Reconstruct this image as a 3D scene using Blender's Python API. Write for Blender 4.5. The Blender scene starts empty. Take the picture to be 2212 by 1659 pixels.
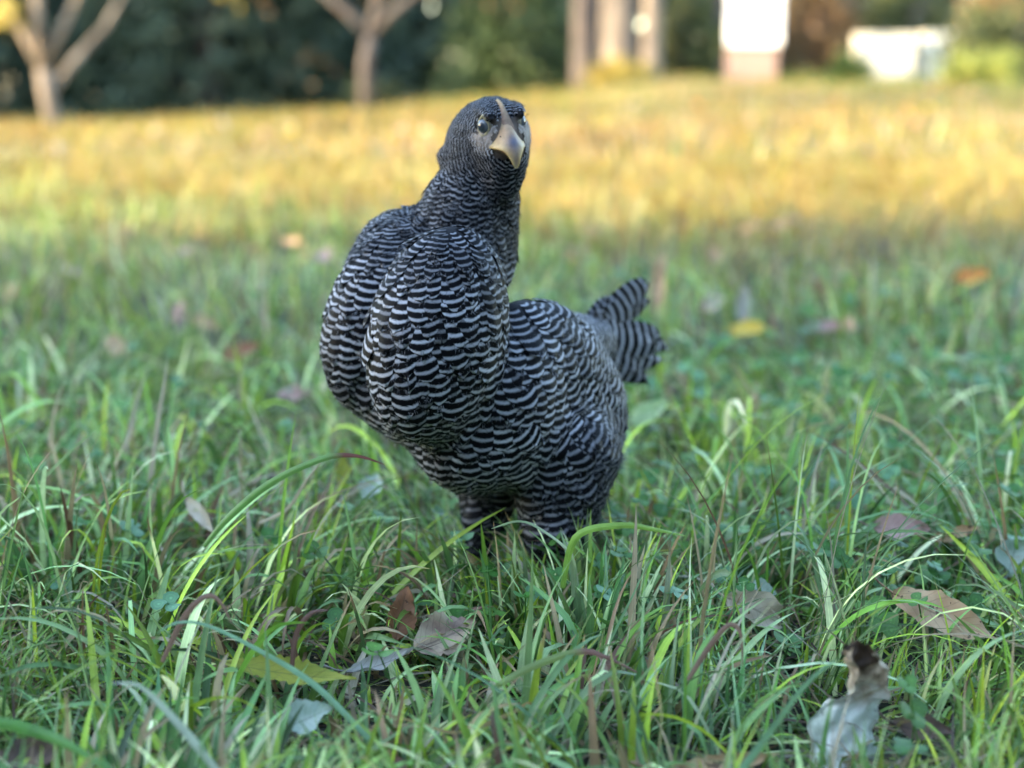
import bpy, math, random
import numpy as np
from mathutils import Vector, Matrix

random.seed(7)
rng = np.random.default_rng(7)
SC = bpy.context.scene
COL = SC.collection

# ------------------------------------------------------------------ camera, sky, sun, exposure
CAM = np.array([0.0, 0.0, 0.36])
PITCH = math.radians(11.5)
FPX = 3194.0                                   # focal length in pixels of a 2212 px wide frame
FW = np.array([0, math.cos(PITCH), -math.sin(PITCH)])
UP = np.array([0, math.sin(PITCH), math.cos(PITCH)])
cam_d = bpy.data.cameras.new('camera')
cam = bpy.data.objects.new('camera', cam_d)
COL.objects.link(cam)
cam.location = CAM
cam.rotation_euler = (math.radians(90) - PITCH, 0, 0)
cam_d.sensor_width = 36
cam_d.lens = FPX / 2212 * 36
cam_d.clip_start = 0.02
cam_d.clip_end = 2000
cam_d.dof.use_dof = True
cam_d.dof.focus_distance = 0.90
cam_d.dof.aperture_fstop = 4.0
SC.camera = cam

SUN_AZ = math.radians(17)                      # light travels towards +x and a little away from the camera
SUN_EL = math.radians(15)
world = bpy.data.worlds.new('World')
SC.world = world
world.use_nodes = True
wn = world.node_tree
for n in list(wn.nodes):
    wn.nodes.remove(n)
sky = wn.nodes.new('ShaderNodeTexSky')
sky.sky_type = 'NISHITA'
sky.sun_disc = False
sky.sun_elevation = SUN_EL
sky.sun_rotation = math.atan2(-math.cos(SUN_AZ), -math.sin(SUN_AZ))
sky.air_density = 1.0
sky.dust_density = 0.6
sky.ozone_density = 1.0
bg = wn.nodes.new('ShaderNodeBackground')
bg.inputs['Strength'].default_value = 0.15
wo = wn.nodes.new('ShaderNodeOutputWorld')
wn.links.new(sky.outputs[0], bg.inputs[0])
wn.links.new(bg.outputs[0], wo.inputs[0])

sun_d = bpy.data.lights.new('sun', 'SUN')
sun_d.energy = 2.4
sun_d.angle = math.radians(0.5)
sun_d.color = (1.0, 0.80, 0.52)
sun = bpy.data.objects.new('sun', sun_d)
COL.objects.link(sun)
LD = Vector((math.cos(SUN_AZ) * math.cos(SUN_EL), math.sin(SUN_AZ) * math.cos(SUN_EL), -math.sin(SUN_EL)))
sun.rotation_euler = LD.to_track_quat('-Z', 'Y').to_euler()
sun.location = (-20, -6, 8)

SC.view_settings.view_transform = 'Standard'
SC.view_settings.look = 'None'
SC.view_settings.gamma = 1
SC.view_settings.use_curve_mapping = False
SC.view_settings.exposure = 3.4
SC.render.engine = 'CYCLES'
SC.cycles.use_denoising = True
SC.cycles.max_bounces = 6
SC.cycles.transparent_max_bounces = 4


# ------------------------------------------------------------------ helpers
def at(px, py, t):
    """point seen at pixel px, py of the 2212 x 1659 photograph, t metres along the view axis"""
    return CAM + t * FW + UP * ((829.5 - py) / FPX * t) + np.array([(px - 1106) / FPX * t, 0, 0])


def ground_z(x, y):
    x = np.asarray(x, float)
    y = np.asarray(y, float)
    s = np.clip((y - 3.5) / 18.5, 0, 1)
    s = s * s * (3 - 2 * s)
    r = np.clip((y - 1.8) / 3.0, 0, 1)
    return (s * (0.04 + 0.36 * np.tanh((x + 0.5) / 4.0)) + 0.16 * np.exp(-((x - 2.0) / 1.3) ** 2 - ((y - 20.3) / 1.5) ** 2)
            + 0.012 * r * np.sin(x * 1.9 + 0.7 * y) * np.cos(y * 1.3)
            + 0.004 * np.sin(x * 9 + 1.0) * np.sin(y * 8))


def hit(px, py, h=0.0):
    """point h above the ground seen at that pixel"""
    d = FW + UP * ((829.5 - py) / FPX) + np.array([(px - 1106) / FPX, 0, 0])
    lo, hi = 0.3, 60.0
    for _ in range(60):
        m = (lo + hi) / 2
        p = CAM + d * m
        if p[2] > ground_z(p[0], p[1]) + h:
            lo = m
        else:
            hi = m
    return CAM + d * lo


def mesh_obj(name, verts, faces, mat=None, parent=None, smooth=True, uv=None, col=None, mats=None, mat_idx=None, data_only=False):
    """faces: int array (n,3) or (n,4), or a list of such arrays / of tuples. uv, col: per vertex."""
    me = bpy.data.meshes.new(name)
    verts = np.asarray(verts, np.float32).reshape(-1, 3)
    if isinstance(faces, np.ndarray):
        faces = [faces]
    elif faces and not isinstance(faces[0], np.ndarray):
        d = {}
        for f in faces:
            d.setdefault(len(f), []).append(f)
        faces = [np.array(v, np.int32) for v in d.values()]
    loops = np.concatenate([f.ravel() for f in faces]).astype(np.int32)
    sizes = np.concatenate([np.full(len(f), f.shape[1], np.int32) for f in faces])
    starts = np.concatenate([[0], np.cumsum(sizes)[:-1]]).astype(np.int32)
    me.vertices.add(len(verts))
    me.vertices.foreach_set('co', verts.ravel())
    me.loops.add(len(loops))
    me.loops.foreach_set('vertex_index', loops)
    me.polygons.add(len(sizes))
    me.polygons.foreach_set('loop_start', starts)
    if mat_idx is not None:
        me.polygons.foreach_set('material_index', np.asarray(mat_idx, np.int32))
    me.update(calc_edges=True)
    me.polygons.foreach_set('use_smooth', np.full(len(sizes), smooth))
    if uv is not None:
        l = me.uv_layers.new(name='uv')
        l.data.foreach_set('uv', np.asarray(uv, np.float32)[loops].ravel())
    if col is not None:
        c = np.asarray(col, np.float32)
        if c.shape[1] == 3:
            c = np.concatenate([c, np.ones((len(c), 1), np.float32)], 1)
        a = me.color_attributes.new('col', 'FLOAT_COLOR', 'POINT')
        a.data.foreach_set('color', c.ravel())
    for m in (mats or ([mat] if mat else [])):
        me.materials.append(m)
    me.validate()
    if data_only:
        return me
    o = bpy.data.objects.new(name, me)
    COL.objects.link(o)
    if parent is not None:
        o.parent = parent
    return o


def tag(o, label=None, cat=None, group=None, kind=None):
    if label:
        o['label'] = label
    if cat:
        o['category'] = cat
    if group:
        o['group'] = group
    if kind:
        o['kind'] = kind
    return o


def empty(name, loc, label=None, cat=None, group=None):
    o = bpy.data.objects.new(name, None)
    COL.objects.link(o)
    o.location = loc
    o.empty_display_size = 0.05
    return tag(o, label, cat, group)


def grid_faces(nu, nv, off=0):
    i = np.arange(nu - 1)[:, None] * nv + np.arange(nv - 1)[None]
    i = i.ravel() + off
    return np.stack([i, i + 1, i + nv + 1, i + nv], 1).astype(np.int32)


def tube(path, radii, n=8, cap=True):
    path = np.asarray(path, float)
    m = len(path)
    V = []
    ref = np.array([0.31, 0.87, 0.12])
    for i in range(m):
        t = path[min(i + 1, m - 1)] - path[max(i - 1, 0)]
        t = t / (np.linalg.norm(t) + 1e-9)
        a = np.cross(t, ref)
        a /= np.linalg.norm(a) + 1e-9
        b = np.cross(t, a)
        for k in range(n):
            w = 2 * math.pi * k / n
            V.append(path[i] + radii[i] * (a * math.cos(w) + b * math.sin(w)))
    F = []
    for i in range(m - 1):
        for k in range(n):
            k2 = (k + 1) % n
            F.append((i * n + k, i * n + k2, (i + 1) * n + k2, (i + 1) * n + k))
    if cap:
        F.append(tuple(range(n - 1, -1, -1)))
        F.append(tuple((m - 1) * n + k for k in range(n)))
    return V, F


class MB:
    def __init__(s):
        s.v, s.f = [], []

    def add(s, V, F):
        o = len(s.v)
        s.v += [tuple(p) for p in V]
        s.f += [tuple(i + o for i in f) for f in F]

    def box(s, c, h, rz=0.0):
        ca, sa = math.cos(rz), math.sin(rz)
        V = []
        for dx in (-1, 1):
            for dy in (-1, 1):
                for dz in (-1, 1):
                    x, y = dx * h[0], dy * h[1]
                    V.append((c[0] + x * ca - y * sa, c[1] + x * sa + y * ca, c[2] + dz * h[2]))
        s.add(V, [(0, 1, 3, 2), (4, 6, 7, 5), (0, 4, 5, 1), (2, 3, 7, 6), (0, 2, 6, 4), (1, 5, 7, 3)])

    def tube(s, path, radii, n=8):
        s.add(*tube(path, radii, n))

    def obj(s, name, mat, parent=None, smooth=True):
        return mesh_obj(name, s.v, s.f, mat, parent, smooth)


# ------------------------------------------------------------------ materials
def new_mat(name):
    m = bpy.data.materials.new(name)
    m.use_nodes = True
    nt = m.node_tree
    for n in list(nt.nodes):
        nt.nodes.remove(n)
    out = nt.nodes.new('ShaderNodeOutputMaterial')
    return m, nt, out


def N(nt, kind, **kw):
    n = nt.nodes.new(kind)
    for k, v in kw.items():
        if k.startswith('i_'):
            n.inputs[k[2:].replace('_', ' ')].default_value = v
        else:
            setattr(n, k, v)
    return n


def math_n(nt, op, a, b=None, c=None):
    n = nt.nodes.new('ShaderNodeMath')
    n.operation = op
    for i, x in enumerate((a, b, c)):
        if x is None:
            continue
        if isinstance(x, (int, float)):
            n.inputs[i].default_value = x
        else:
            nt.links.new(x, n.inputs[i])
    return n.outputs[0]


def mixc(nt, fac, a, b, blend='MIX'):
    n = nt.nodes.new('ShaderNodeMix')
    n.data_type = 'RGBA'
    n.blend_type = blend
    for sock, x in ((n.inputs['Factor'], fac), (n.inputs['A'], a), (n.inputs['B'], b)):
        sock = [q for q in n.inputs if q.name == sock.name and (q.type == 'RGBA' or sock.name == 'Factor' and q.type == 'VALUE')][0]
        if isinstance(x, (int, float)):
            sock.default_value = x
        elif isinstance(x, tuple):
            sock.default_value = x if len(x) == 4 else x + (1,)
        else:
            nt.links.new(x, sock)
    return [q for q in n.outputs if q.type == 'RGBA'][0]


def ramp(nt, fac, stops):
    r = nt.nodes.new('ShaderNodeValToRGB')
    e = r.color_ramp.elements
    while len(e) < len(stops):
        e.new(0.5)
    for q, (p, c) in zip(e, stops):
        q.position = p
        q.color = c + (1,) if len(c) == 3 else c
    nt.links.new(fac, r.inputs[0])
    return r.outputs[0]


def leafy_surface(nt, out, color, trans=0.35, rough=0.45, spec=0.4, bump=None):
    p = N(nt, 'ShaderNodeBsdfPrincipled')
    p.inputs['Roughness'].default_value = rough
    p.inputs['Specular IOR Level'].default_value = spec
    nt.links.new(color, p.inputs['Base Color'])
    tr = N(nt, 'ShaderNodeBsdfTranslucent')
    nt.links.new(color, tr.inputs['Color'])
    if bump is not None:
        nt.links.new(bump, p.inputs['Normal'])
    mx = N(nt, 'ShaderNodeMixShader')
    mx.inputs[0].default_value = trans
    nt.links.new(p.outputs[0], mx.inputs[1])
    nt.links.new(tr.outputs[0], mx.inputs[2])
    nt.links.new(mx.outputs[0], out.inputs[0])


def noise(nt, scale, detail=3, vec=None, rough=0.55):
    n = N(nt, 'ShaderNodeTexNoise')
    n.inputs['Scale'].default_value = scale
    n.inputs['Detail'].default_value = detail
    n.inputs['Roughness'].default_value = rough
    if vec is not None:
        nt.links.new(vec, n.inputs['Vector'])
    return n.outputs['Fac']


def objcoord(nt):
    return N(nt, 'ShaderNodeTexCoord').outputs['Object']


def bump_node(nt, height, strength=0.3, dist=0.002):
    b = N(nt, 'ShaderNodeBump')
    b.inputs['Strength'].default_value = strength
    b.inputs['Distance'].default_value = dist
    nt.links.new(height, b.inputs['Height'])
    return b.outputs[0]


def simple_mat(name, c1, c2, scale=8.0, rough=0.7, spec=0.3, bump=0.3, stretch=None):
    m, nt, out = new_mat(name)
    v = objcoord(nt)
    if stretch:
        mp = N(nt, 'ShaderNodeMapping')
        mp.inputs['Scale'].default_value = stretch
        nt.links.new(v, mp.inputs['Vector'])
        v = mp.outputs[0]
    f = noise(nt, scale, 5, v)
    c = ramp(nt, f, [(0.3, c1), (0.7, c2)])
    p = N(nt, 'ShaderNodeBsdfPrincipled')
    p.inputs['Roughness'].default_value = rough
    p.inputs['Specular IOR Level'].default_value = spec
    nt.links.new(c, p.inputs['Base Color'])
    nt.links.new(bump_node(nt, f, bump, 0.02), p.inputs['Normal'])
    nt.links.new(p.outputs[0], out.inputs[0])
    return m


def make_grass_mat():
    m, nt, out = new_mat('grass_blade')
    a = N(nt, 'ShaderNodeAttribute', attribute_name='col')
    uv = N(nt, 'ShaderNodeUVMap', uv_map='uv')
    sp = N(nt, 'ShaderNodeSeparateXYZ')
    nt.links.new(uv.outputs[0], sp.inputs[0])
    # fine veins along the blade, paler midrib
    w = math_n(nt, 'SINE', math_n(nt, 'MULTIPLY', sp.outputs[0], 21.0))
    w = math_n(nt, 'MULTIPLY_ADD', w, 0.09, 1.0)
    rib = math_n(nt, 'LESS_THAN', math_n(nt, 'ABSOLUTE', sp.outputs[0]), 0.10)
    k = math_n(nt, 'MULTIPLY_ADD', rib, 0.22, w)
    nz = noise(nt, 90, 3, objcoord(nt))
    k = math_n(nt, 'MULTIPLY', k, math_n(nt, 'MULTIPLY_ADD', nz, 0.7, 0.65))
    c = mixc(nt, 1.0, a.outputs['Color'], k, 'MULTIPLY')
    leafy_surface(nt, out, c, 0.32, 0.42, 0.35, bump_node(nt, w, 0.25, 0.0006))
    return m


GRASS = make_grass_mat()


def make_soil():
    m, nt, out = new_mat('meadow_soil')
    v = objcoord(nt)
    f1 = noise(nt, 60, 6, v)
    f2 = noise(nt, 0.9, 4, v)
    c = ramp(nt, f1, [(0.3, (0.012, 0.011, 0.007)), (0.55, (0.032, 0.028, 0.015)), (0.8, (0.075, 0.058, 0.032))])
    # towards the far meadow the thatch is drier straw
    sx = N(nt, 'ShaderNodeSeparateXYZ')
    nt.links.new(v, sx.inputs[0])
    g = math_n(nt, 'MULTIPLY_ADD', sx.outputs[1], 0.13, -0.35)
    g = math_n(nt, 'ADD', g, math_n(nt, 'MULTIPLY_ADD', f2, 0.8, -0.4))
    gc = N(nt, 'ShaderNodeClamp')
    nt.links.new(g, gc.inputs[0])
    dry = ramp(nt, f1, [(0.3, (0.13, 0.085, 0.03)), (0.7, (0.33, 0.23, 0.07))])
    c = mixc(nt, gc.outputs[0], c, dry)
    p = N(nt, 'ShaderNodeBsdfPrincipled')
    p.inputs['Roughness'].default_value = 0.95
    nt.links.new(c, p.inputs['Base Color'])
    nt.links.new(bump_node(nt, f1, 0.8, 0.01), p.inputs['Normal'])
    nt.links.new(p.outputs[0], out.inputs[0])
    return m


def make_feather(name, dark=(0.0030, 0.0030, 0.004), pale=(0.50, 0.50, 0.535), duty=0.40, soft=0.50):
    m, nt, out = new_mat(name)
    uv = N(nt, 'ShaderNodeUVMap', uv_map='uv')
    a = N(nt, 'ShaderNodeAttribute', attribute_name='col')     # r: random per feather, g: position along, b: contrast
    sa = N(nt, 'ShaderNodeSeparateColor')
    nt.links.new(a.outputs['Color'], sa.inputs[0])
    sp = N(nt, 'ShaderNodeSeparateXYZ')
    nt.links.new(uv.outputs[0], sp.inputs[0])
    u, v = sp.outputs[0], sp.outputs[1]
    # barbs: streaks that run outward and tipward from the shaft
    au = math_n(nt, 'ABSOLUTE', u)
    barbc = math_n(nt, 'SUBTRACT', math_n(nt, 'MULTIPLY', v, 1.0), math_n(nt, 'MULTIPLY', au, 0.55))
    cb = N(nt, 'ShaderNodeCombineXYZ')
    nt.links.new(math_n(nt, 'MULTIPLY', barbc, 9.0), cb.inputs[0])
    nt.links.new(math_n(nt, 'MULTIPLY', u, 1.2), cb.inputs[1])
    nt.links.new(math_n(nt, 'MULTIPLY', sa.outputs[0], 40.0), cb.inputs[2])
    bn = noise(nt, 1.6, 2, cb.outputs[0])
    vv = math_n(nt, 'ADD', v, math_n(nt, 'MULTIPLY', math_n(nt, 'MULTIPLY', u, u), 0.28))
    vv = math_n(nt, 'ADD', vv, math_n(nt, 'MULTIPLY_ADD', bn, 0.36, -0.18))
    s = math_n(nt, 'SINE', math_n(nt, 'MULTIPLY', vv, 2 * math.pi))
    mr = N(nt, 'ShaderNodeMapRange', interpolation_type='SMOOTHSTEP')
    mr.inputs['From Min'].default_value = duty - soft
    mr.inputs['From Max'].default_value = duty + soft + 0.25
    nt.links.new(s, mr.inputs['Value'])
    face = math_n(nt, 'MAXIMUM', math_n(nt, 'SUBTRACT', sa.outputs[2], 1.0), 0.0)
    f = math_n(nt, 'MULTIPLY', mr.outputs[0], math_n(nt, 'MINIMUM', sa.outputs[2], 1.0))
    f = math_n(nt, 'MULTIPLY', f, math_n(nt, 'MULTIPLY_ADD', bn, 0.6, 0.68))
    c = mixc(nt, f, dark, pale)
    c = mixc(nt, math_n(nt, 'MULTIPLY', face, math_n(nt, 'MULTIPLY_ADD', bn, 1.2, 0.35)), c, (.40, .33, .28))
    p = N(nt, 'ShaderNodeBsdfPrincipled')
    p.inputs['Roughness'].default_value = 0.5
    p.inputs['Specular IOR Level'].default_value = 0.06
    p.inputs['Sheen Weight'].default_value = 0.0
    p.inputs['Sheen Roughness'].default_value = 0.4
    nt.links.new(c, p.inputs['Base Color'])
    nt.links.new(bump_node(nt, bn, 0.35, 0.0006), p.inputs['Normal'])
    nt.links.new(p.outputs[0], out.inputs[0])
    return m


FEATHER = make_feather('barred_feather')


def attr_mat(name, rough=0.5, spec=0.4, nscale=300, bump=0.3, namp=0.5, sss=0.0):
    m, nt, out = new_mat(name)
    a = N(nt, 'ShaderNodeAttribute', attribute_name='col')
    f = noise(nt, nscale, 4, objcoord(nt))
    c = mixc(nt, 1.0, a.outputs['Color'], math_n(nt, 'MULTIPLY_ADD', f, namp * 2, 1 - namp), 'MULTIPLY')
    p = N(nt, 'ShaderNodeBsdfPrincipled')
    p.inputs['Roughness'].default_value = rough
    p.inputs['Specular IOR Level'].default_value = spec
    if sss:
        p.inputs['Subsurface Weight'].default_value = sss
        p.inputs['Subsurface Scale'].default_value = 0.002
    nt.links.new(c, p.inputs['Base Color'])
    nt.links.new(bump_node(nt, f, bump, 0.0006), p.inputs['Normal'])
    nt.links.new(p.outputs[0], out.inputs[0])
    return m


def leaf_mat(name, c1, c2, spot=(0.03, 0.02, 0.015), back=None, spots=0.45, trans=0.22, scale=55):
    """dead leaf: two tones, darker spots, paler veins; back: other colour on the underside"""
    m, nt, out = new_mat(name)
    v = objcoord(nt)
    f = noise(nt, scale, 5, v)
    c = ramp(nt, f, [(0.35, c1), (0.62, c2)])
    if back:
        g = N(nt, 'ShaderNodeNewGeometry')
        c = mixc(nt, g.outputs['Backfacing'], c, back)
    g2 = noise(nt, scale * 3.2, 4, v)
    sp = math_n(nt, 'GREATER_THAN', g2, 1.0 - spots * 0.75)
    c = mixc(nt, math_n(nt, 'MULTIPLY', sp, 0.75), c, spot)
    uv = N(nt, 'ShaderNodeUVMap', uv_map='uv')
    s = N(nt, 'ShaderNodeSeparateXYZ')
    nt.links.new(uv.outputs[0], s.inputs[0])
    au = math_n(nt, 'ABSOLUTE', s.outputs[0])
    mid = math_n(nt, 'LESS_THAN', au, 0.045)
    vein = math_n(nt, 'SINE', math_n(nt, 'MULTIPLY', math_n(nt, 'SUBTRACT', s.outputs[1], math_n(nt, 'MULTIPLY', au, 0.22)), 55.0))
    vl = math_n(nt, 'GREATER_THAN', vein, 0.9)
    vv = math_n(nt, 'MAXIMUM', mid, math_n(nt, 'MULTIPLY', vl, 0.55))
    c = mixc(nt, math_n(nt, 'MULTIPLY', vv, 0.5), c, tuple(min(1, x * 0.45 + 0.015) for x in c1))
    leafy_surface(nt, out, c, trans, 0.6, 0.3, bump_node(nt, math_n(nt, 'ADD', f, math_n(nt, 'MULTIPLY', vv, -0.6)), 0.5, 0.0012))
    return m


# ------------------------------------------------------------------ the ground
def build_ground():
    xs = np.concatenate([-np.geomspace(200, 9, 14), np.linspace(-8, 8, 65), np.geomspace(9, 200, 14)])
    ys = np.concatenate([np.linspace(-60, -4, 12), np.linspace(-3, 30, 133), np.geomspace(31, 260, 16)])
    X, Y = np.meshgrid(xs, ys, indexing='ij')
    V = np.stack([X, Y, ground_z(X, Y)], -1).reshape(-1, 3)
    o = mesh_obj('meadow_ground', V, grid_faces(len(xs), len(ys)), make_soil())
    # outward: up
    o.data.flip_normals()
    tag(o, kind='structure')


build_ground()


# ------------------------------------------------------------------ grass
def vnoise(x, y, s, seed):
    """cheap smooth 2-d value noise in 0..1"""
    r = np.random.default_rng(seed)
    T = r.random((64, 64))
    x = x * s + 1000.3
    y = y * s + 1000.7
    i, j = np.floor(x).astype(int), np.floor(y).astype(int)
    fx, fy = x - i, y - j
    fx, fy = fx * fx * (3 - 2 * fx), fy * fy * (3 - 2 * fy)
    g = lambda a, b: T[a % 64, b % 64]
    return (g(i, j) * (1 - fx) * (1 - fy) + g(i + 1, j) * fx * (1 - fy) + g(i, j + 1) * (1 - fx) * fy + g(i + 1, j + 1) * fx * fy)


def blades(x, y, L, W, az, th0, kap, col, nseg=6, vee=True, twist=None, tipcol=None, kink=None, pw=1.5, z0=None):
    n = len(x)
    s = np.linspace(0, 1, nseg + 1)
    th = th0[:, None] + kap[:, None] * s[None] ** pw
    if kink is not None:
        pos, ang = kink
        th = th + ang[:, None] * (1 / (1 + np.exp(-(s[None] - pos[:, None]) * 40)))
    azs = az[:, None] + (0 if twist is None else twist[:, None] * 0.35 * s[None] ** 2)
    dl = (L / nseg)[:, None]
    thm = (th[:, 1:] + th[:, :-1]) / 2
    azm = (azs[:, 1:] + azs[:, :-1]) / 2 if azs.shape[1] > 1 else azs
    dx = np.cumsum(np.sin(thm) * np.cos(azm) * dl, 1)
    dy = np.cumsum(np.sin(thm) * np.sin(azm) * dl, 1)
    dz = np.cumsum(np.cos(thm) * dl, 1)
    Z0 = np.zeros((n, 1))
    P = np.stack([np.concatenate([Z0, dx], 1) + x[:, None], np.concatenate([Z0, dy], 1) + y[:, None], np.concatenate([Z0, dz], 1)], -1)
    base = ground_z(x, y) if z0 is None else z0
    P[..., 2] = np.maximum(P[..., 2], 0.003 + 0.006 * rng.random((n, 1)))
    P[..., 2] += base[:, None] - 0.004
    T = np.stack([np.sin(th) * np.cos(azs), np.sin(th) * np.sin(azs), np.cos(th)], -1)
    S = np.stack([-np.sin(azs), np.cos(azs), 0 * azs], -1)
    if twist is not None:
        Nn = np.cross(T, S)
        w = (twist[:, None] * s[None])[..., None]
        S = S * np.cos(w) + Nn * np.sin(w)
    w = W[:, None] * np.minimum(1, 0.55 + 1.6 * s[None]) * (1 - s[None] ** 2.6) * 0.5 + 0.0001
    Nn = np.cross(T, S)
    m = nseg + 1
    if vee:
        V = np.stack([P + S * w[..., None], P - Nn * (w * 0.35)[..., None], P - S * w[..., None]], 2)
        nc, us = 3, np.array([-1, 0, 1.0])
    else:
        V = np.stack([P + S * w[..., None], P - S * w[..., None]], 2)
        nc, us = 2, np.array([-1, 1.0])
    V = V.reshape(n, m * nc, 3)
    gf = grid_faces(m, nc)
    F = (gf[None] + (np.arange(n) * m * nc)[:, None, None]).reshape(-1, 4).astype(np.int32)
    uv = np.stack(np.broadcast_arrays(us[None, None, :], s[None, :, None], ), -1)
    uv = np.broadcast_to(uv, (n, m, nc, 2)).reshape(-1, 2)
    C = np.broadcast_to(col[:, None, None, :], (n, m, nc, 3)).copy()
    # the sheath near the root is paler
    k = np.clip(1 - s / 0.25, 0, 1)[None, :, None, None]
    C = C * (1 - 0.25 * k) + np.array([0.12, 0.12, 0.06]) * 0.25 * k
    if tipcol is not None:
        tc, amt = tipcol
        k = np.clip((s[None, :] - 1 + amt[:, None]) / 0.12, 0, 1)[:, :, None, None]
        C = C * (1 - k) + tc[:, None, None, :] * k
    return V.reshape(-1, 3), F, uv, C.reshape(-1, 3)


def grass_colors(n, dry_p, r=rng, gold=None):
    """green kinds, the palest one painted sky gloss, mixed with straw and brown dead blades"""
    g = np.array([[0.060, 0.135, 0.030], [0.055, 0.135, 0.060], [0.100, 0.195, 0.115], [0.115, 0.205, 0.032], [0.028, 0.070, 0.030], [0.22, 0.32, 0.24]])  # last entry: pale bluish green, sky gloss put into the colour
    i = r.choice(len(g), n, p=[.23, .18, .20, .14, .14, .11])
    c = g[i] * np.array([2.65, 1.98, 1.22]) * r.uniform(0.5, 1.65, (n, 1)) * r.uniform(0.90, 1.10, (n, 3))
    d = np.array([[0.36, 0.27, 0.14], [0.27, 0.17, 0.085], [0.15, 0.075, 0.045], [0.45, 0.38, 0.26]])
    j = r.choice(4, n, p=[.4, .25, .15, .2])
    dc = d[j]
    if gold is not None:
        gd = np.array([[.34, .235, .055], [.30, .185, .045], [.22, .13, .04], [.38, .29, .09]])[j]
        dc = dc * (1 - gold[:, None]) + gd * gold[:, None]
    dc = dc * r.uniform(0.7, 1.2, (n, 1))
    isdry = r.random(n) < dry_p
    c[isdry] = dc[isdry]
    return c, isdry


HEN_XY = np.array([0.0, 1.04])


# leaves that lie in the open: (px, py, half width m, height m); grass nearer the camera stays short there
OPEN = [(962, 1372, .024, .03), (868, 1325, .014, .03), (822, 1425, .022, .024), (625, 1448, .040, .034), (1635, 1318, .026, .026),
        (2036, 1328, .034, .04), (1945, 1140, .030, .045), (2062, 1152, .025, .045), (2190, 1200, .018, .04), (1402, 890, .024, .05),
        (635, 852, .02, .03), (432, 1112, .02, .05), (803, 1050, .014, .04), (738, 1012, .01, .045), (1992, 1572, .02, .02),
        (1835, 1500, .026, .02), (668, 1548, .015, .03), (1796, 706, .03, .04), (1615, 711, .03, .05), (2100, 598, .04, .06)]


def trim(x, y, L):
    L = L.copy()
    for px, py, hw, h in OPEN:
        p = hit(px, py, h)
        # how far the blade stands in front of the leaf, along the line to the camera
        f = y / p[1]
        across = np.abs(x - p[0] * f)
        m = (f < 1.02) & (f > .4) & (across < hw * f + .004)
        sight = CAM[2] + (p[2] - CAM[2]) * f                 # height of the sight line there
        L = np.where(m, np.minimum(L, np.maximum(.012, sight - .012 + .035 * (rng.random(len(x)) < .30))), L)
    return L


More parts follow.
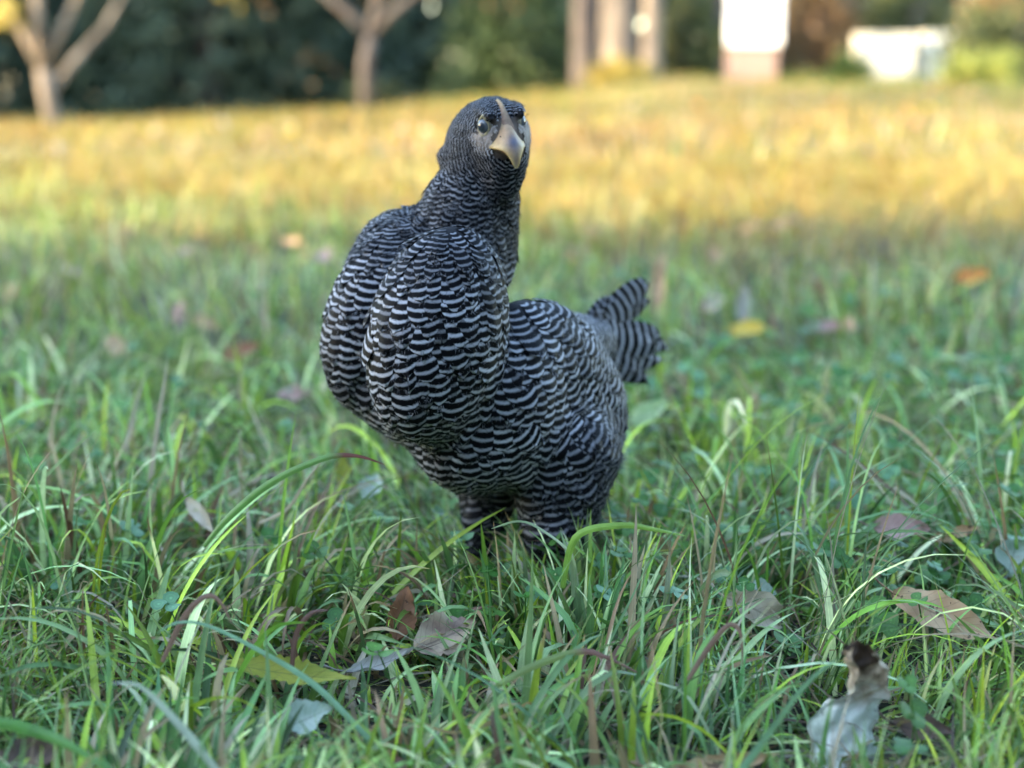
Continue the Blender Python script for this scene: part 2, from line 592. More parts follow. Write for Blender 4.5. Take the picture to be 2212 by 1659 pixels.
def near_grass():
    parts = []
    off = 0

    def emit(*b):
        nonlocal off
        V, F, uv, C = b
        parts.append((V, F + off, uv, C))
        off += len(V)

    # thatch: flat dead and green litter close to the ground
    n = 9000
    y = 0.5 + 1.5 * rng.random(n) ** 1.0
    x = (rng.random(n) * 2 - 1) * (0.16 + 0.40 * y)
    c, _ = grass_colors(n, np.full(n, 0.5))
    emit(*blades(x, y, rng.uniform(.03, .12, n), rng.uniform(.0012, .0035, n), rng.uniform(0, 6.28, n), rng.uniform(1.0, 1.6, n), rng.uniform(-.3, .9, n), c * 0.6, 4, False, rng.normal(0, .8, n)))
    # standing blades
    n = 33000
    y = 0.55 + 1.45 * rng.random(n)
    x = (rng.random(n) * 2 - 1) * (0.16 + 0.40 * y)
    cl = vnoise(x, y, 14, 3)                       # tussocks: crowded here, thin there
    keep = rng.random(n) < 0.35 + 1.0 * cl
    x, y = x[keep], y[keep]
    n = len(x)
    dry = 0.10 + 0.16 * vnoise(x, y, 5, 8)
    c, isd = grass_colors(n, dry)
    hue = vnoise(x, y, 6, 21)[:, None]             # patches of bluer and of yellower green
    c = np.where(isd[:, None], c, c * (np.array([0.85, 0.95, 1.25]) * hue + np.array([1.18, 1.08, 0.7]) * (1 - hue)))
    az = vnoise(x, y, 7, 4) * 9.0 + rng.normal(0, 0.9, n)
    fine = vnoise(x, y, 4, 31) > 0.62              # patches of fine-leaved fescue
    fine |= (x > 0.17) & (y < 0.95) & (rng.random(n) < 0.75)
    L = rng.gamma(3.0, 0.0185, n) + 0.016
    L = np.clip(L, 0.025, 0.17) * (0.75 + 0.5 * vnoise(x, y, 9, 12))
    W = np.where(fine, rng.uniform(.0015, .0028, n), rng.uniform(.0024, .0054, n) * np.where(y < 1.0, 1.15, 1.0))
    k = rng.random(n) < np.where(fine, 1.0, np.where(y < 1.0, .78, .9))
    x, y, c, isd, az, fine, L, W = x[k], y[k], c[k], isd[k], az[k], fine[k], L[k], W[k]
    n = len(x)
    th0 = np.abs(rng.normal(0.25, 0.5, n))
    kap = np.abs(rng.normal(0.95, 0.8, n)) + 0.1
    hen = np.hypot((x - HEN_XY[0]) / 0.11, (y - HEN_XY[1] - .02) / 0.09)
    L = L * np.where(hen < 1, 0.55, 1)
    L = np.minimum(L, np.where(y < 0.72, 0.075, 0.3)) * np.where(y > 1.15, .66, 1)
    L = trim(x, y, L)
    L = np.where((np.abs(x - .02) < .10) & (y > .84) & (y < 1.02), np.minimum(L, .088), L)
    kink = (rng.uniform(.35, .8, n), np.where(rng.random(n) < 0.13, rng.uniform(.6, 1.6, n), 0))
    tip = (np.array([[0.30, 0.20, 0.09]]) * rng.uniform(.6, 1.3, (n, 1)) * np.ones((1, 3)), np.where(rng.random(n) < 0.22, rng.uniform(.05, .3, n), -1.0))
    big = y < 1.25
    for sel, ns in ((big, 8), (~big, 5)):
        emit(*blades(x[sel], y[sel], L[sel], W[sel], az[sel], th0[sel], kap[sel], c[sel], ns, True, rng.normal(0, .7, sel.sum()),
                     (tip[0][sel], tip[1][sel]), (kink[0][sel], kink[1][sel]), 1.5))
    # a stand of blades right before the feet
    n = 170
    x = rng.uniform(-.05, .085, n)
    y = rng.uniform(.86, .96, n)
    c, _ = grass_colors(n, np.full(n, .06))
    emit(*blades(x, y, trim(x, y, rng.uniform(.04, .075, n)), rng.uniform(.0022, .0045, n), rng.uniform(0, 6.28, n), np.abs(rng.normal(.1, .25, n)), np.abs(rng.normal(.5, .5, n)), c, 8, True, rng.normal(0, .6, n)))
    # a few wide arching blades
    n = 420
    y = 0.62 + 1.2 * rng.random(n)
    x = (rng.random(n) * 2 - 1) * (0.12 + 0.38 * y)
    hen = np.hypot((x - HEN_XY[0]) / 0.16, (y - HEN_XY[1]) / 0.15)
    k = (hen > 1) & ~((np.abs(x) < .13) & (y > .80) & (y < 1.04))
    x, y = x[k], y[k]
    n = len(x)
    c, _ = grass_colors(n, np.full(n, .05))
    L = trim(x, y, rng.uniform(.08, .155, n) * np.where(y < 0.75, 0.7, 1))
    emit(*blades(x, y, L, rng.uniform(.0044, .0076, n), rng.uniform(0, 6.28, n), rng.uniform(.15, .8, n), rng.uniform(.6, 2.1, n), c * 1.15, 12, True, rng.normal(0, .6, n), None,
                 (rng.uniform(.4, .8, n), np.where(rng.random(n) < .3, rng.uniform(.4, 1.2, n), 0))))
    V = np.concatenate([p[0] for p in parts])
    F = np.concatenate([p[1] for p in parts])
    o = mesh_obj('long_grass', V, F, GRASS, uv=np.concatenate([p[2] for p in parts]), col=np.concatenate([p[3] for p in parts]))
    tag(o, 'tangled long green grass with dry blades around the hen', 'grass', kind='stuff')


def mid_grass():
    n = 68000
    y = np.sqrt(rng.uniform(1.9 ** 2, 6.6 ** 2, n))
    x = (rng.random(n) * 2 - 1) * (0.5 + 0.60 * y)
    d = np.clip((y - 2.65) / 1.6 + 0.24 * x + (vnoise(x, y, 1.6, 5) - .5) * 0.9, 0.28, 0.85)
    c, isd = grass_colors(n, d * 0.8, gold=np.clip((y - 2.2) / 1.2, 0, 1))
    olive = np.array([0.23, 0.19, 0.045])
    k = np.clip(d, 0, 1)[:, None] * 0.75
    c = np.where(isd[:, None], c, c * (1 - k) + olive * k)
    L = np.clip(rng.gamma(5, .0105, n) + .015, .025, .12) * (0.6 + 0.8 * vnoise(x, y, 3, 6))
    V, F, uv, C = blades(x, y, L, rng.uniform(.003, .006, n), vnoise(x, y, 3, 7) * 9 + rng.normal(0, 1, n), np.abs(rng.normal(.15, .3, n)), np.abs(rng.normal(.8, .7, n)), c, 4, False, rng.normal(0, .7, n))
    o = mesh_obj('shaded_grass', V, F, GRASS, uv=uv, col=C)
    tag(o, 'grass in the shade behind the hen, turning to straw farther off', 'grass', kind='stuff')


def far_grass():
    n = 95000
    y = np.sqrt(rng.uniform(6.2 ** 2, 27 ** 2, n))
    x = (rng.random(n) * 2 - 1) * (1.2 + 0.66 * y)
    q = vnoise(x, y, 0.9, 15) * 0.6 + vnoise(x, y, 2.5, 16) * 0.4
    straw = np.array([[0.27, 0.180, 0.036], [0.28, 0.145, 0.042], [0.16, 0.16, 0.026], [0.075, 0.125, 0.024], [0.50, 0.40, 0.17]])
    green_p = np.clip((x / y) * 1.6 + (y - 15) * 0.06, 0.04, 0.8)  # extra dark green: greener turf, with the tree's shade streak put in colour
    i = np.where(rng.random(n) < green_p, 3, np.where(q > .58, rng.choice([0, 1, 4], n, p=[.35, .55, .1]), rng.choice([0, 2, 3, 4], n, p=[.45, .3, .15, .1])))
    c = straw[i] * rng.uniform(.7, 1.3, (n, 1)) * (0.62 + 0.8 * vnoise(x, y, 1.5, 25))[:, None]
    L = np.clip(rng.gamma(5, .014, n) + .04, .05, .22) * (0.5 + vnoise(x, y, 1.1, 18))
    L *= np.where(y > 19, 1.25, 1)
    V, F, uv, C = blades(x, y, L, rng.uniform(.006, .014, n), rng.uniform(0, 6.28, n), np.abs(rng.normal(.2, .3, n)), np.abs(rng.normal(.7, .6, n)), c, 3, False, rng.normal(0, .7, n))
    o = mesh_obj('meadow_grass', V, F, GRASS, uv=uv, col=C)
    tag(o, 'sunlit yellow and straw coloured meadow grass', 'grass', kind='stuff')


near_grass()
mid_grass()
far_grass()


# ------------------------------------------------------------------ the hen: a smooth-union distance field
YAW = math.radians(40)
HH = np.array([-math.sin(YAW), -math.cos(YAW), 0.0])           # heading
LH = np.array([math.cos(YAW), -math.sin(YAW), 0.0])            # the bird's left, the side we see
ZZ = np.array([0, 0, 1.0])

# head frame
hy, hp, hr = math.radians(20), math.radians(13), math.radians(6)
HF = np.array([math.sin(hy) * math.cos(hp), -math.cos(hy) * math.cos(hp), -math.sin(hp)])
HL0 = np.array([math.cos(hy), math.sin(hy), 0.0])
HU0 = np.cross(HF, HL0)
HU = HU0 * math.cos(hr) - HL0 * math.sin(hr)
HL = HL0 * math.cos(hr) + HU0 * math.sin(hr)
HC = at(1072, 292, 0.985)


def hd(f, u, l):
    return HC + HF * f + HU * u + HL * l


PR = []     # primitives


def ell(c, r, A, k):
    PR.append(('e', np.asarray(c), np.asarray(r, float), np.asarray(A), k))


def cap(a, b, ra, rb, k):
    PR.append(('c', np.asarray(a), np.asarray(b), ra, rb, k))


def frame(pitch=0.0, roll=0.0, yaw=0.0):
    f = HH * math.cos(yaw) + LH * math.sin(yaw)
    l = LH * math.cos(yaw) - HH * math.sin(yaw)
    f2 = f * math.cos(pitch) + ZZ * math.sin(pitch)
    u = ZZ * math.cos(pitch) - f * math.sin(pitch)
    l2 = l * math.cos(roll) + u * math.sin(roll)
    u2 = u * math.cos(roll) - l * math.sin(roll)
    return np.stack([f2, l2, u2])


R = math.radians
ell(at(1078, 853, 1.065), (.086, .064, .064), frame(R(8)), .012)          # trunk
ell(at(944, 722, 0.948), (.045, .041, .071), frame(R(10), R(-8)), .007)       # left breast
ell(at(832, 690, 1.014), (.042, .037, .066), frame(R(10), R(-16)), .003)      # right breast, a furrow between
ell(at(1055, 905, 1.015), (.058, .046, .045), frame(R(-25)), .018)         # belly
ell(at(884, 565, 1.03), (.038, .038, .038), frame(R(0)), .014)           # right shoulder
ell(at(1185, 810, 1.035), (.074, .032, .045), frame(R(36), R(0)), .010)              # folded left wing
ell(at(1085, 850, 0.998), (.042, .036, .044), frame(), .014)              # side of the breast
ell(at(1228, 905, 1.08), (.036, .042, .048), frame(R(0)), .02)            # vent fluff
cap(at(1210, 990, 1.035), at(1205, 1135, 1.03), .041, .024, .014)           # left thigh
cap(at(1065, 1000, 1.075), at(1045, 1115, 1.06), .031, .015, .012)           # right thigh
cap(at(970, 590, 1.015), at(1008, 450, 1.01), .038, .0275, .010)           # neck
cap(at(1008, 450, 1.01), at(1045, 350, 0.998), .0275, .0215, .01)
cap(at(1066, 560, 1.03), at(1066, 440, 1.02), .014, .014, .02)           # front of the neck
ell(HC, (.029, .0215, .0245), np.stack([HF, HL, HU]), .008)                # skull
ell(at(1036, 315, 1.002), (.022, .022, .026), np.stack([HF, HL, HU]), .012)  # back of the head
ell(at(988, 338, 1.003), (.013, .013, .010), np.stack([HF, HL, HU]), .004)  # ear tuft
ell(hd(.016, -.012, 0), (.014, .013, .012), np.stack([HF, HL, HU]), .008)    # cheeks and chin
ell(hd(.012, -.024, 0), (.014, .013, .014), np.stack([HF, HL, HU]), .01)
cap(at(1180, 765, 1.10), at(1268, 745, 1.15), .034, .022, .015)            # rump and root of the tail
for s_ in (-1, 1):                                                      # brows
    ell(hd(.0130, .0185, s_ * .0105), (.013, .0050, .0045), np.stack([HF, HL, HU]), .004)
ell(at(930, 855, 1.005), (.034, .034, .034), frame(), .010)             # keel
ell(at(872, 848, 1.02), (.030, .030, .030), frame(), .014)
LEG0 = len(PR)
for top, toe in ((at(1200, 1150, 1.03), hit(1186, 1262, .006)), (at(1040, 1125, 1.06), hit(1022, 1252, .006))):
    cap(top, toe, .0085, .0055, .004)
    for da, ll in ((-.5, .045), (0, .055), (.5, .045), (3.14, .02)):
        d = HH * math.cos(da) + LH * math.sin(da)
        cap(toe, toe + d * ll, .0045, .003, .003)


def sdf(P, which=False):
    D = None
    near = None
    for i, q in enumerate(PR):
        if q[0] == 'e':
            X = (P - q[1]) @ q[3].T
            k0 = np.linalg.norm(X / q[2], axis=-1)
            k1 = np.linalg.norm(X / q[2] ** 2, axis=-1) + 1e-9
            d = k0 * (k0 - 1) / k1
        else:
            ab = q[2] - q[1]
            h = np.clip(((P - q[1]) @ ab) / (ab @ ab), 0, 1)
            d = np.linalg.norm(P - q[1] - h[..., None] * ab, axis=-1) - (q[3] + (q[4] - q[3]) * h)
        k = q[-1]
        if D is None:
            D = d
            near = np.zeros(d.shape, int)
            best = d.copy()
        else:
            if which:
                m = d < best
                near[m] = i
                best = np.minimum(best, d)
            h = np.clip(0.5 + 0.5 * (D - d) / k, 0, 1)
            D = D * (1 - h) + d * h - k * h * (1 - h)
    return (D, near) if which else D


def grad(P, e=5e-4):
    g = np.stack([sdf(P + np.eye(3)[i] * e) - sdf(P - np.eye(3)[i] * e) for i in range(3)], -1)
    return g / (np.linalg.norm(g, axis=-1, keepdims=True) + 1e-9)


def surface_nets(lo, hi, h):
    n = np.ceil((hi - lo) / h).astype(int) + 1
    ax = [lo[i] + h * np.arange(n[i]) for i in range(3)]
    G = np.empty(n, np.float32)
    for i in range(n[0]):
        Y, Z = np.meshgrid(ax[1], ax[2], indexing='ij')
        G[i] = sdf(np.stack([np.full(Y.shape, ax[0][i]), Y, Z], -1))
    ins = G < 0
    c = [(a, b, d) for a in (0, 1) for b in (0, 1) for d in (0, 1)]
    m = [s - 1 for s in n]
    sl = lambda A, o: A[o[0]:o[0] + m[0], o[1]:o[1] + m[1], o[2]:o[2] + m[2]]
    cnt = sum(sl(ins, o).astype(int) for o in c)
    act = (cnt > 0) & (cnt < 8)
    idx = -np.ones(act.shape, int)
    idx[act] = np.arange(act.sum())
    num = np.zeros(act.shape + (3,), np.float32)
    den = np.zeros(act.shape, np.float32)
    for a in range(8):
        for b in range(a + 1, 8):
            if sum(abs(c[a][i] - c[b][i]) for i in range(3)) != 1:
                continue
            A, B = sl(G, c[a]), sl(G, c[b])
            x = (A < 0) != (B < 0)
            t = np.where(x, A / np.where(x, A - B, 1), 0)
            for i in range(3):
                num[..., i] += np.where(x, c[a][i] + t * (c[b][i] - c[a][i]), 0)
            den += x
    I = np.stack(np.nonzero(act), -1)
    V = lo + h * (I + num[act] / den[act][:, None])
    F = []
    for axis in range(3):
        o1, o2 = [(1, 2), (2, 0), (0, 1)][axis]
        A = ins[tuple(slice(0, -1) if i == axis else slice(None) for i in range(3))]
        B = ins[tuple(slice(1, None) if i == axis else slice(None) for i in range(3))]
        E = np.stack(np.nonzero(A != B), -1)
        sgn = A[tuple(E.T)]
        ok = (E[:, o1] > 0) & (E[:, o2] > 0) & (E[:, o1] < m[o1]) & (E[:, o2] < m[o2])
        E, sgn = E[ok], sgn[ok]
        def cell(d1, d2):
            q = E.copy()
            q[:, o1] -= d1
            q[:, o2] -= d2
            return idx[tuple(q.T)]
        f = np.stack([cell(1, 1), cell(0, 1), cell(0, 0), cell(1, 0)], 1)
        f[~sgn] = f[~sgn][:, ::-1]
        F.append(f)
    return V, np.concatenate(F).astype(np.int32)


HV, HFc = surface_nets(np.array([-0.17, 0.82, -0.005]), np.array([0.13, 1.28, 0.385]), 0.003)
hen = empty('hen', (0.0, 1.04, 0.0), 'black and white barred young hen standing in the grass and staring at the camera', 'hen')


def child(o):
    """parent to the hen, keep the world position"""
    o.parent = hen
    o.matrix_parent_inverse = Matrix.Translation(hen.location).inverted()
    return o


_, nearp = sdf(HV, True)
HV = HV - grad(HV) * np.where(nearp >= LEG0, 0, .0010)[:, None]
lore = hd(.022, .004, 0)
dl = np.linalg.norm(HV - lore, axis=1)
skin = np.clip(1.5 - dl / .012, 0, 1)[:, None]
bc = np.array([0.008, 0.008, 0.010]) * (1 - skin) + np.array([0.20, 0.155, 0.125]) * skin
bc = np.where((nearp >= LEG0)[:, None], np.array([0.30, 0.24, 0.11]), bc)
child(mesh_obj('body', HV, HFc, attr_mat('hen_skin', .7, .2, 500, .5, .5), col=bc))

# ---- feathers on that surface
ftri = np.concatenate([HFc[:, [0, 1, 2]], HFc[:, [0, 2, 3]]])
ftri = ftri[nearp[ftri].max(1) < LEG0]
ta = np.linalg.norm(np.cross(HV[ftri[:, 1]] - HV[ftri[:, 0]], HV[ftri[:, 2]] - HV[ftri[:, 0]]), axis=1)
zc_ = HV[ftri].mean(1)
wgt = ta * np.where(zc_[:, 2] > .27, 5.0, 1.0)
pick = rng.choice(len(ftri), 70000, p=wgt / wgt.sum())
b = rng.random((70000, 2))
b = np.where(b.sum(1, keepdims=True) > 1, 1 - b, b)
tv = HV[ftri[pick]]
CP = tv[:, 0] + b[:, :1] * (tv[:, 1] - tv[:, 0]) + b[:, 1:] * (tv[:, 2] - tv[:, 0])

TH_Z = 0.15
CEN = at(1085, 820, 1.065)
NECKZ0, NECKZ1 = at(985, 560, 1.0)[2], at(1040, 420, 1.0)[2]


def smooth01(x, a, b):
    t = np.clip((x - a) / (b - a), 0, 1)
    return t * t * (3 - 2 * t)


def zones(P):
    neck = smooth01(P[:, 2], NECKZ0 - .02, NECKZ1)
    head = smooth01(P[:, 2], at(1058, 390, .99)[2], at(1058, 345, .99)[2])
    back = 1 - smooth01((P - CEN) @ HH, -.045, .05)              # 0 on the breast, 1 behind
    low = 1 - smooth01(P[:, 2], .085, .15)
    return neck, head, back, low


def size_of(P):
    neck, head, back, low = zones(P)
    s = .0092 * (1 - back) + .0068 * back
    s = s * (1 - neck) + .0044 * neck
    return s * (1 - head) + .0024 * head


def period_of(P):
    neck, head, back, low = zones(P)
    s = .0067 * (1 - back) + .0054 * back
    s = s * (1 - neck) + .0042 * neck
    return s * (1 - head) + .0028 * head


def flow_of(P, Nn):
    neck, head, back, low = zones(P)
    side = np.sign((P - CEN) @ LH)[:, None]
    down = np.array([0, 0, -1.0])
    fl = down * (1 - back)[:, None] * 1.0 + (-HH) * (0.12 + 0.95 * back)[:, None] + down * (0.55 * back)[:, None]
    fl = fl + side * LH * (0.10 * (1 - back))[:, None]
    fl = fl * (1 - neck)[:, None] + (down - 0.15 * HH) * neck[:, None]
    hf = P - hd(.034, -.002, 0)
    hf = hf / np.linalg.norm(hf, axis=1, keepdims=True) + down * 0.15
    fl = fl * (1 - head)[:, None] + hf * head[:, None]
    lw = (low * back * .8)[:, None]
    fl = fl * (1 - lw) + (-HH + .45 * down) * lw
    fl = fl - Nn * (fl * Nn).sum(1, keepdims=True)
    return fl / (np.linalg.norm(fl, axis=1, keepdims=True) + 1e-9)


eyes = [hd(.0165, .0122, -.0128), hd(.0165, .0122, .0102)]
ban = np.zeros(len(CP), bool)
for e in eyes:
    ban |= np.linalg.norm(CP - e, axis=1) < .0078
X = CP - HC
xf, xu, xl = X @ HF, X @ HU, X @ HL
ban |= (xf > .0200) & (np.abs(xl) < .0062) & (xu < .018) & (xu > -.007)
ban |= (xf > .0235) & (np.abs(xl) < .010) & (xu < .007) & (xu > -.007)
CP = CP[~ban]
sz = size_of(CP)
alive = np.ones(len(CP), bool)
roots = []
for i in range(len(CP)):
    if alive[i]:
        roots.append(i)
        alive &= ((CP - CP[i]) ** 2).sum(1) > (sz[i] * 0.86) ** 2
RP = CP[roots]
RN = grad(RP)
RS = sz[roots]
RF = flow_of(RP, RN)
RL = period_of(RP)

# ---- bar phase that agrees between neighbours (least squares by relaxation)
nR = len(RP)
I, J = [], []
for i in range(nR):
    d2 = ((RP - RP[i]) ** 2).sum(1)
    m = np.nonzero((d2 < (RS[i] * 2.3) ** 2) & (RN @ RN[i] > 0.35))[0]
    m = m[m != i]
    I.append(np.full(len(m), i))
    J.append(m)
I, J = np.concatenate(I), np.concatenate(J)
dp = RP[J] - RP[I]
dphi = 0.5 * ((RF[I] * dp).sum(1) / RL[I] + (RF[J] * dp).sum(1) / RL[J])
phi = -RP[:, 2] / RL.mean()
deg = np.bincount(I, minlength=nR) + 1e-9
for _ in range(600):
    phi = 0.1 * phi + 0.9 * np.bincount(I, phi[J] - dphi, nR) / deg

SROW = np.array([0, .2, .4, .56, .68, .78, .87, .94, 1.0])
UCOL = np.array([-1, -.55, 0, .55, 1.0])


def feathers(P, Nn, Fl, size, lam, ph, seedr, lift=1.0, conform=True, lenk=3.3, widk=1.9, contrast=1.0, ragged=0.06, fluff=1.0):
    n = len(P)
    r = np.random.default_rng(seedr)
    loose = (r.random(n) < .07)[:, None]
    Fl = Fl + np.cross(Nn, Fl) * r.normal(0, .14, (n, 1)) * np.where(loose, 2.6, 1)
    Fl /= np.linalg.norm(Fl, axis=1, keepdims=True)
    S = np.cross(Nn, Fl)
    L = size * lenk * r.uniform(.9, 1.12, n)
    W = size * widk * r.uniform(.92, 1.1, n)
    prof = np.minimum(1, .45 + 1.3 * SROW) * np.sqrt(np.clip(1 - (np.clip(SROW - .62, 0, 1) / .385) ** 2, 0.0, 1))
    m, k = len(SROW), len(UCOL)
    sv = SROW[None, :, None] * (1 + ragged * r.normal(0, 1, (n, 1, k)) * (SROW[None, :, None] > .5))
    w = prof[None, :, None] * W[:, None, None] * .5 * UCOL[None, None, :]
    # pull edge points back so that the tip is round
    V = P[:, None, None] + Fl[:, None, None] * (sv * L[:, None, None])[..., None] + S[:, None, None] * w[..., None]
    lift = lift * np.where(loose, r.uniform(1.2, 2.2, (n, 1)), 1)[:, :, None]
    hgt = (-.0003 - .02 * size[:, None, None] + .30 * size[:, None, None] * SROW[None, :, None] * lift + r.normal(0, .035, (n, 1, 1)) * size[:, None, None]
           - .10 * size[:, None, None] * (UCOL ** 2)[None, None, :] * SROW[None, :, None])
    if conform:
        V0 = V.copy()
        Q = V.reshape(-1, 3)
        H = np.broadcast_to(hgt, (n, m, k)).reshape(-1)
        for _ in range(3):
            g = grad(Q)
            d = sdf(Q)
            Q = Q + g * np.clip(H - d, -.02, .02)[:, None]
        V = Q.reshape(n, m, k, 3)
        el = np.linalg.norm(np.diff(V, axis=1), axis=-1).sum(1).max(1) / L
        bad = el > 1.7
        if bad.any():                        # over a hollow: a shorter feather
            Q = (P[bad][:, None, None] + (V0[bad] - P[bad][:, None, None]) * .45).reshape(-1, 3)
            Hb = np.broadcast_to(hgt, (n, m, k))[bad].reshape(-1)
            for _ in range(3):
                Q = Q + grad(Q) * np.clip(Hb - sdf(Q), -.01, .01)[:, None]
            V[bad] = Q.reshape(-1, m, k, 3)
            el = np.linalg.norm(np.diff(V, axis=1), axis=-1).sum(1).max(1) / L
            bad = el > 2.5
    else:
        V = V + Nn[:, None, None] * hgt[..., None]
    jit = r.normal(0, .12, n) + .22 * np.sin(P[:, 0] * 170 + 1.3 * np.sin(P[:, 2] * 120))
    ph_v = (ph + jit)[:, None, None] + sv * (L / lam)[:, None, None]
    uv = np.stack([np.broadcast_to(UCOL[None, None], (n, m, k)), np.broadcast_to(ph_v, (n, m, k))], -1).reshape(-1, 2)
    con = (np.ones(n) * contrast * r.uniform(.55, 1.0, n) * r.choice([1, .5], n, p=[.85, .15]))
    if conform:
        con = con * (1 - .55 * (1 - smooth01(P[:, 2], .045, .095)))          # pale bars weaken towards the bottom of the legs
        fd = np.minimum(np.linalg.norm(P - hd(.0205, .005, -.0105), axis=1), np.linalg.norm(P - hd(.0205, .005, .0105), axis=1))
        con = np.where(fd < .0105, 1.05 + .85 * smooth01(-fd, -.0105, -.004), con)
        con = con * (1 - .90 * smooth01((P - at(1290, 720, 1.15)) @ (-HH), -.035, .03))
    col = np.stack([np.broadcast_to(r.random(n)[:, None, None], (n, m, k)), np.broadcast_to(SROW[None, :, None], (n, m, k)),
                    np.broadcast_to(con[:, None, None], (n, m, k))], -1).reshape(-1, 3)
    Fq = (grid_faces(m, k)[None] + (np.arange(n) * m * k)[:, None, None]).reshape(-1, 4).astype(np.int32)
    if conform:
        V = np.where(bad[:, None, None, None], (P - Nn * .004)[:, None, None] + (V - V[:, :1, :1]) * .01, V)     # tucked away
        ln_ok = np.where(bad, .05, 1.0)
    else:
        ln_ok = np.ones(n)
    Vf = V.reshape(-1, 3)
    # loose barbs at the rim of the tip
    nb = 20
    ri = np.array([[m - 3, 0], [m - 2, 0], [m - 1, 0], [m - 1, 1], [m - 1, 2], [m - 1, 2], [m - 1, 3], [m - 1, 4], [m - 2, 4], [m - 3, 4]])
    ri = np.concatenate([ri, ri])
    B = V[:, ri[:, 0], ri[:, 1]]
    du = UCOL[ri[:, 1]]
    dirb = Fl[:, None] * r.uniform(.6, 1.1, (n, nb, 1)) + S[:, None] * (du[None, :, None] * .5 + r.normal(0, .25, (n, nb, 1))) + Nn[:, None] * r.uniform(-.05, .3, (n, nb, 1))
    ln = fluff * (size * ln_ok)[:, None, None] * r.uniform(.15, .62, (n, nb, 1))
    jitb = (S[:, None] * r.normal(0, .12, (n, nb, 1)) - Fl[:, None] * .25) * size[:, None, None]
    b0 = B + jitb + S[:, None] * .00013
    b1 = B + jitb - S[:, None] * .00013
    b2 = B + dirb * ln
    Vb = np.stack([b0, b1, b2], 2).reshape(-1, 3)
    uvb0 = uv.reshape(n, m, k, 2)[:, ri[:, 0], ri[:, 1]]
    uvb1 = uvb0.copy()
    uvb1[..., 1] += ln[..., 0] / lam[:, None]
    uvb = np.stack([uvb0, uvb0, uvb1], 2).reshape(-1, 2)
    colb = np.repeat(col.reshape(n, m, k, 3)[:, ri[:, 0], ri[:, 1]].reshape(-1, 3), 3, 0)
    off = len(Vf)
    Fb = (np.arange(n * nb * 3).reshape(-1, 3) + off).astype(np.int32)
    return np.concatenate([Vf, Vb]), [Fq, Fb], np.concatenate([uv, uvb]), np.concatenate([col, colb])


neckw, headw, backw, loww = zones(RP)
_, rnear = sdf(RP, True)
sel_head = headw > .5
sel_neck = (neckw > .5) & ~sel_head
thigh = np.isin(rnear, [8, 9]) & ~sel_neck & ~sel_head
wing = (rnear == 5) & ~thigh & ~sel_neck
breast = np.isin(rnear, [1, 2, 3, 4, 6, 10, 12, 20, 21, 22]) & ~sel_head & ~sel_neck & ~wing & ~thigh
rest = ~(sel_head | sel_neck | thigh | wing | breast)
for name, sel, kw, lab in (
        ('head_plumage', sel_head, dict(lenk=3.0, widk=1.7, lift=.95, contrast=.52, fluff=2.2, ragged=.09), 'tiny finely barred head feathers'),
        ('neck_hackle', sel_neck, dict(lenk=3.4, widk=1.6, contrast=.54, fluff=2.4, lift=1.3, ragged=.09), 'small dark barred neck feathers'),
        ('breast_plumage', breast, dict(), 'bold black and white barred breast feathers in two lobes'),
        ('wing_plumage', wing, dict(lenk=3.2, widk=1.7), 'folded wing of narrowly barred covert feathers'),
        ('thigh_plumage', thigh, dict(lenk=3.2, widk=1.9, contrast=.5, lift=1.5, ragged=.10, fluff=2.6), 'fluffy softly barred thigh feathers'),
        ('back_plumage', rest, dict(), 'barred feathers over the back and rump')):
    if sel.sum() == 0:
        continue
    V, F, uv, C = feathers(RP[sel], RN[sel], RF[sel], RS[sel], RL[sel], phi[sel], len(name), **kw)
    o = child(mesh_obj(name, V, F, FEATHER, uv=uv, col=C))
    tag(o, lab, kind='stuff')

# ---- tail feathers, each its own part
tips = [(1335, 652, 1.19), (1368, 640, 1.20), (1398, 655, 1.205), (1432, 690, 1.21), (1428, 722, 1.20), (1418, 757, 1.195), (1398, 783, 1.19), (1372, 806, 1.18), (1345, 830, 1.17),
        (1385, 690, 1.185), (1390, 735, 1.18), (1350, 680, 1.175), (1350, 770, 1.165), (1412, 672, 1.20), (1424, 740, 1.19), (1408, 772, 1.19), (1385, 798, 1.18), (1330, 700, 1.16), (1325, 790, 1.155), (1345, 730, 1.165), (1318, 838, 1.155)]
for q, (px, py, t) in enumerate(tips):
    root = at(1275 + (px - 1380) * .12, 728 + (py - 735) * .35, 1.145 + (t - 1.19) * .4)
    tip = at(px, py, t)
    d = tip - root
    L = np.linalg.norm(d)
    d = d / L
    nn = LH * .8 + np.array([0, -.5, 0.15])
    nn = nn - d * (nn @ d)
    nn /= np.linalg.norm(nn)
    V, F, uv, C = feathers(root[None], nn[None], d[None], np.array([L / 3.3]), np.array([.0095]), np.array([q * .37]), 50 + q, conform=False, lenk=3.3, widk=.024 / L * 3.3, lift=.25, contrast=.95, ragged=.07)
    child(mesh_obj('tail_feather', V, F, FEATHER, uv=uv, col=C))

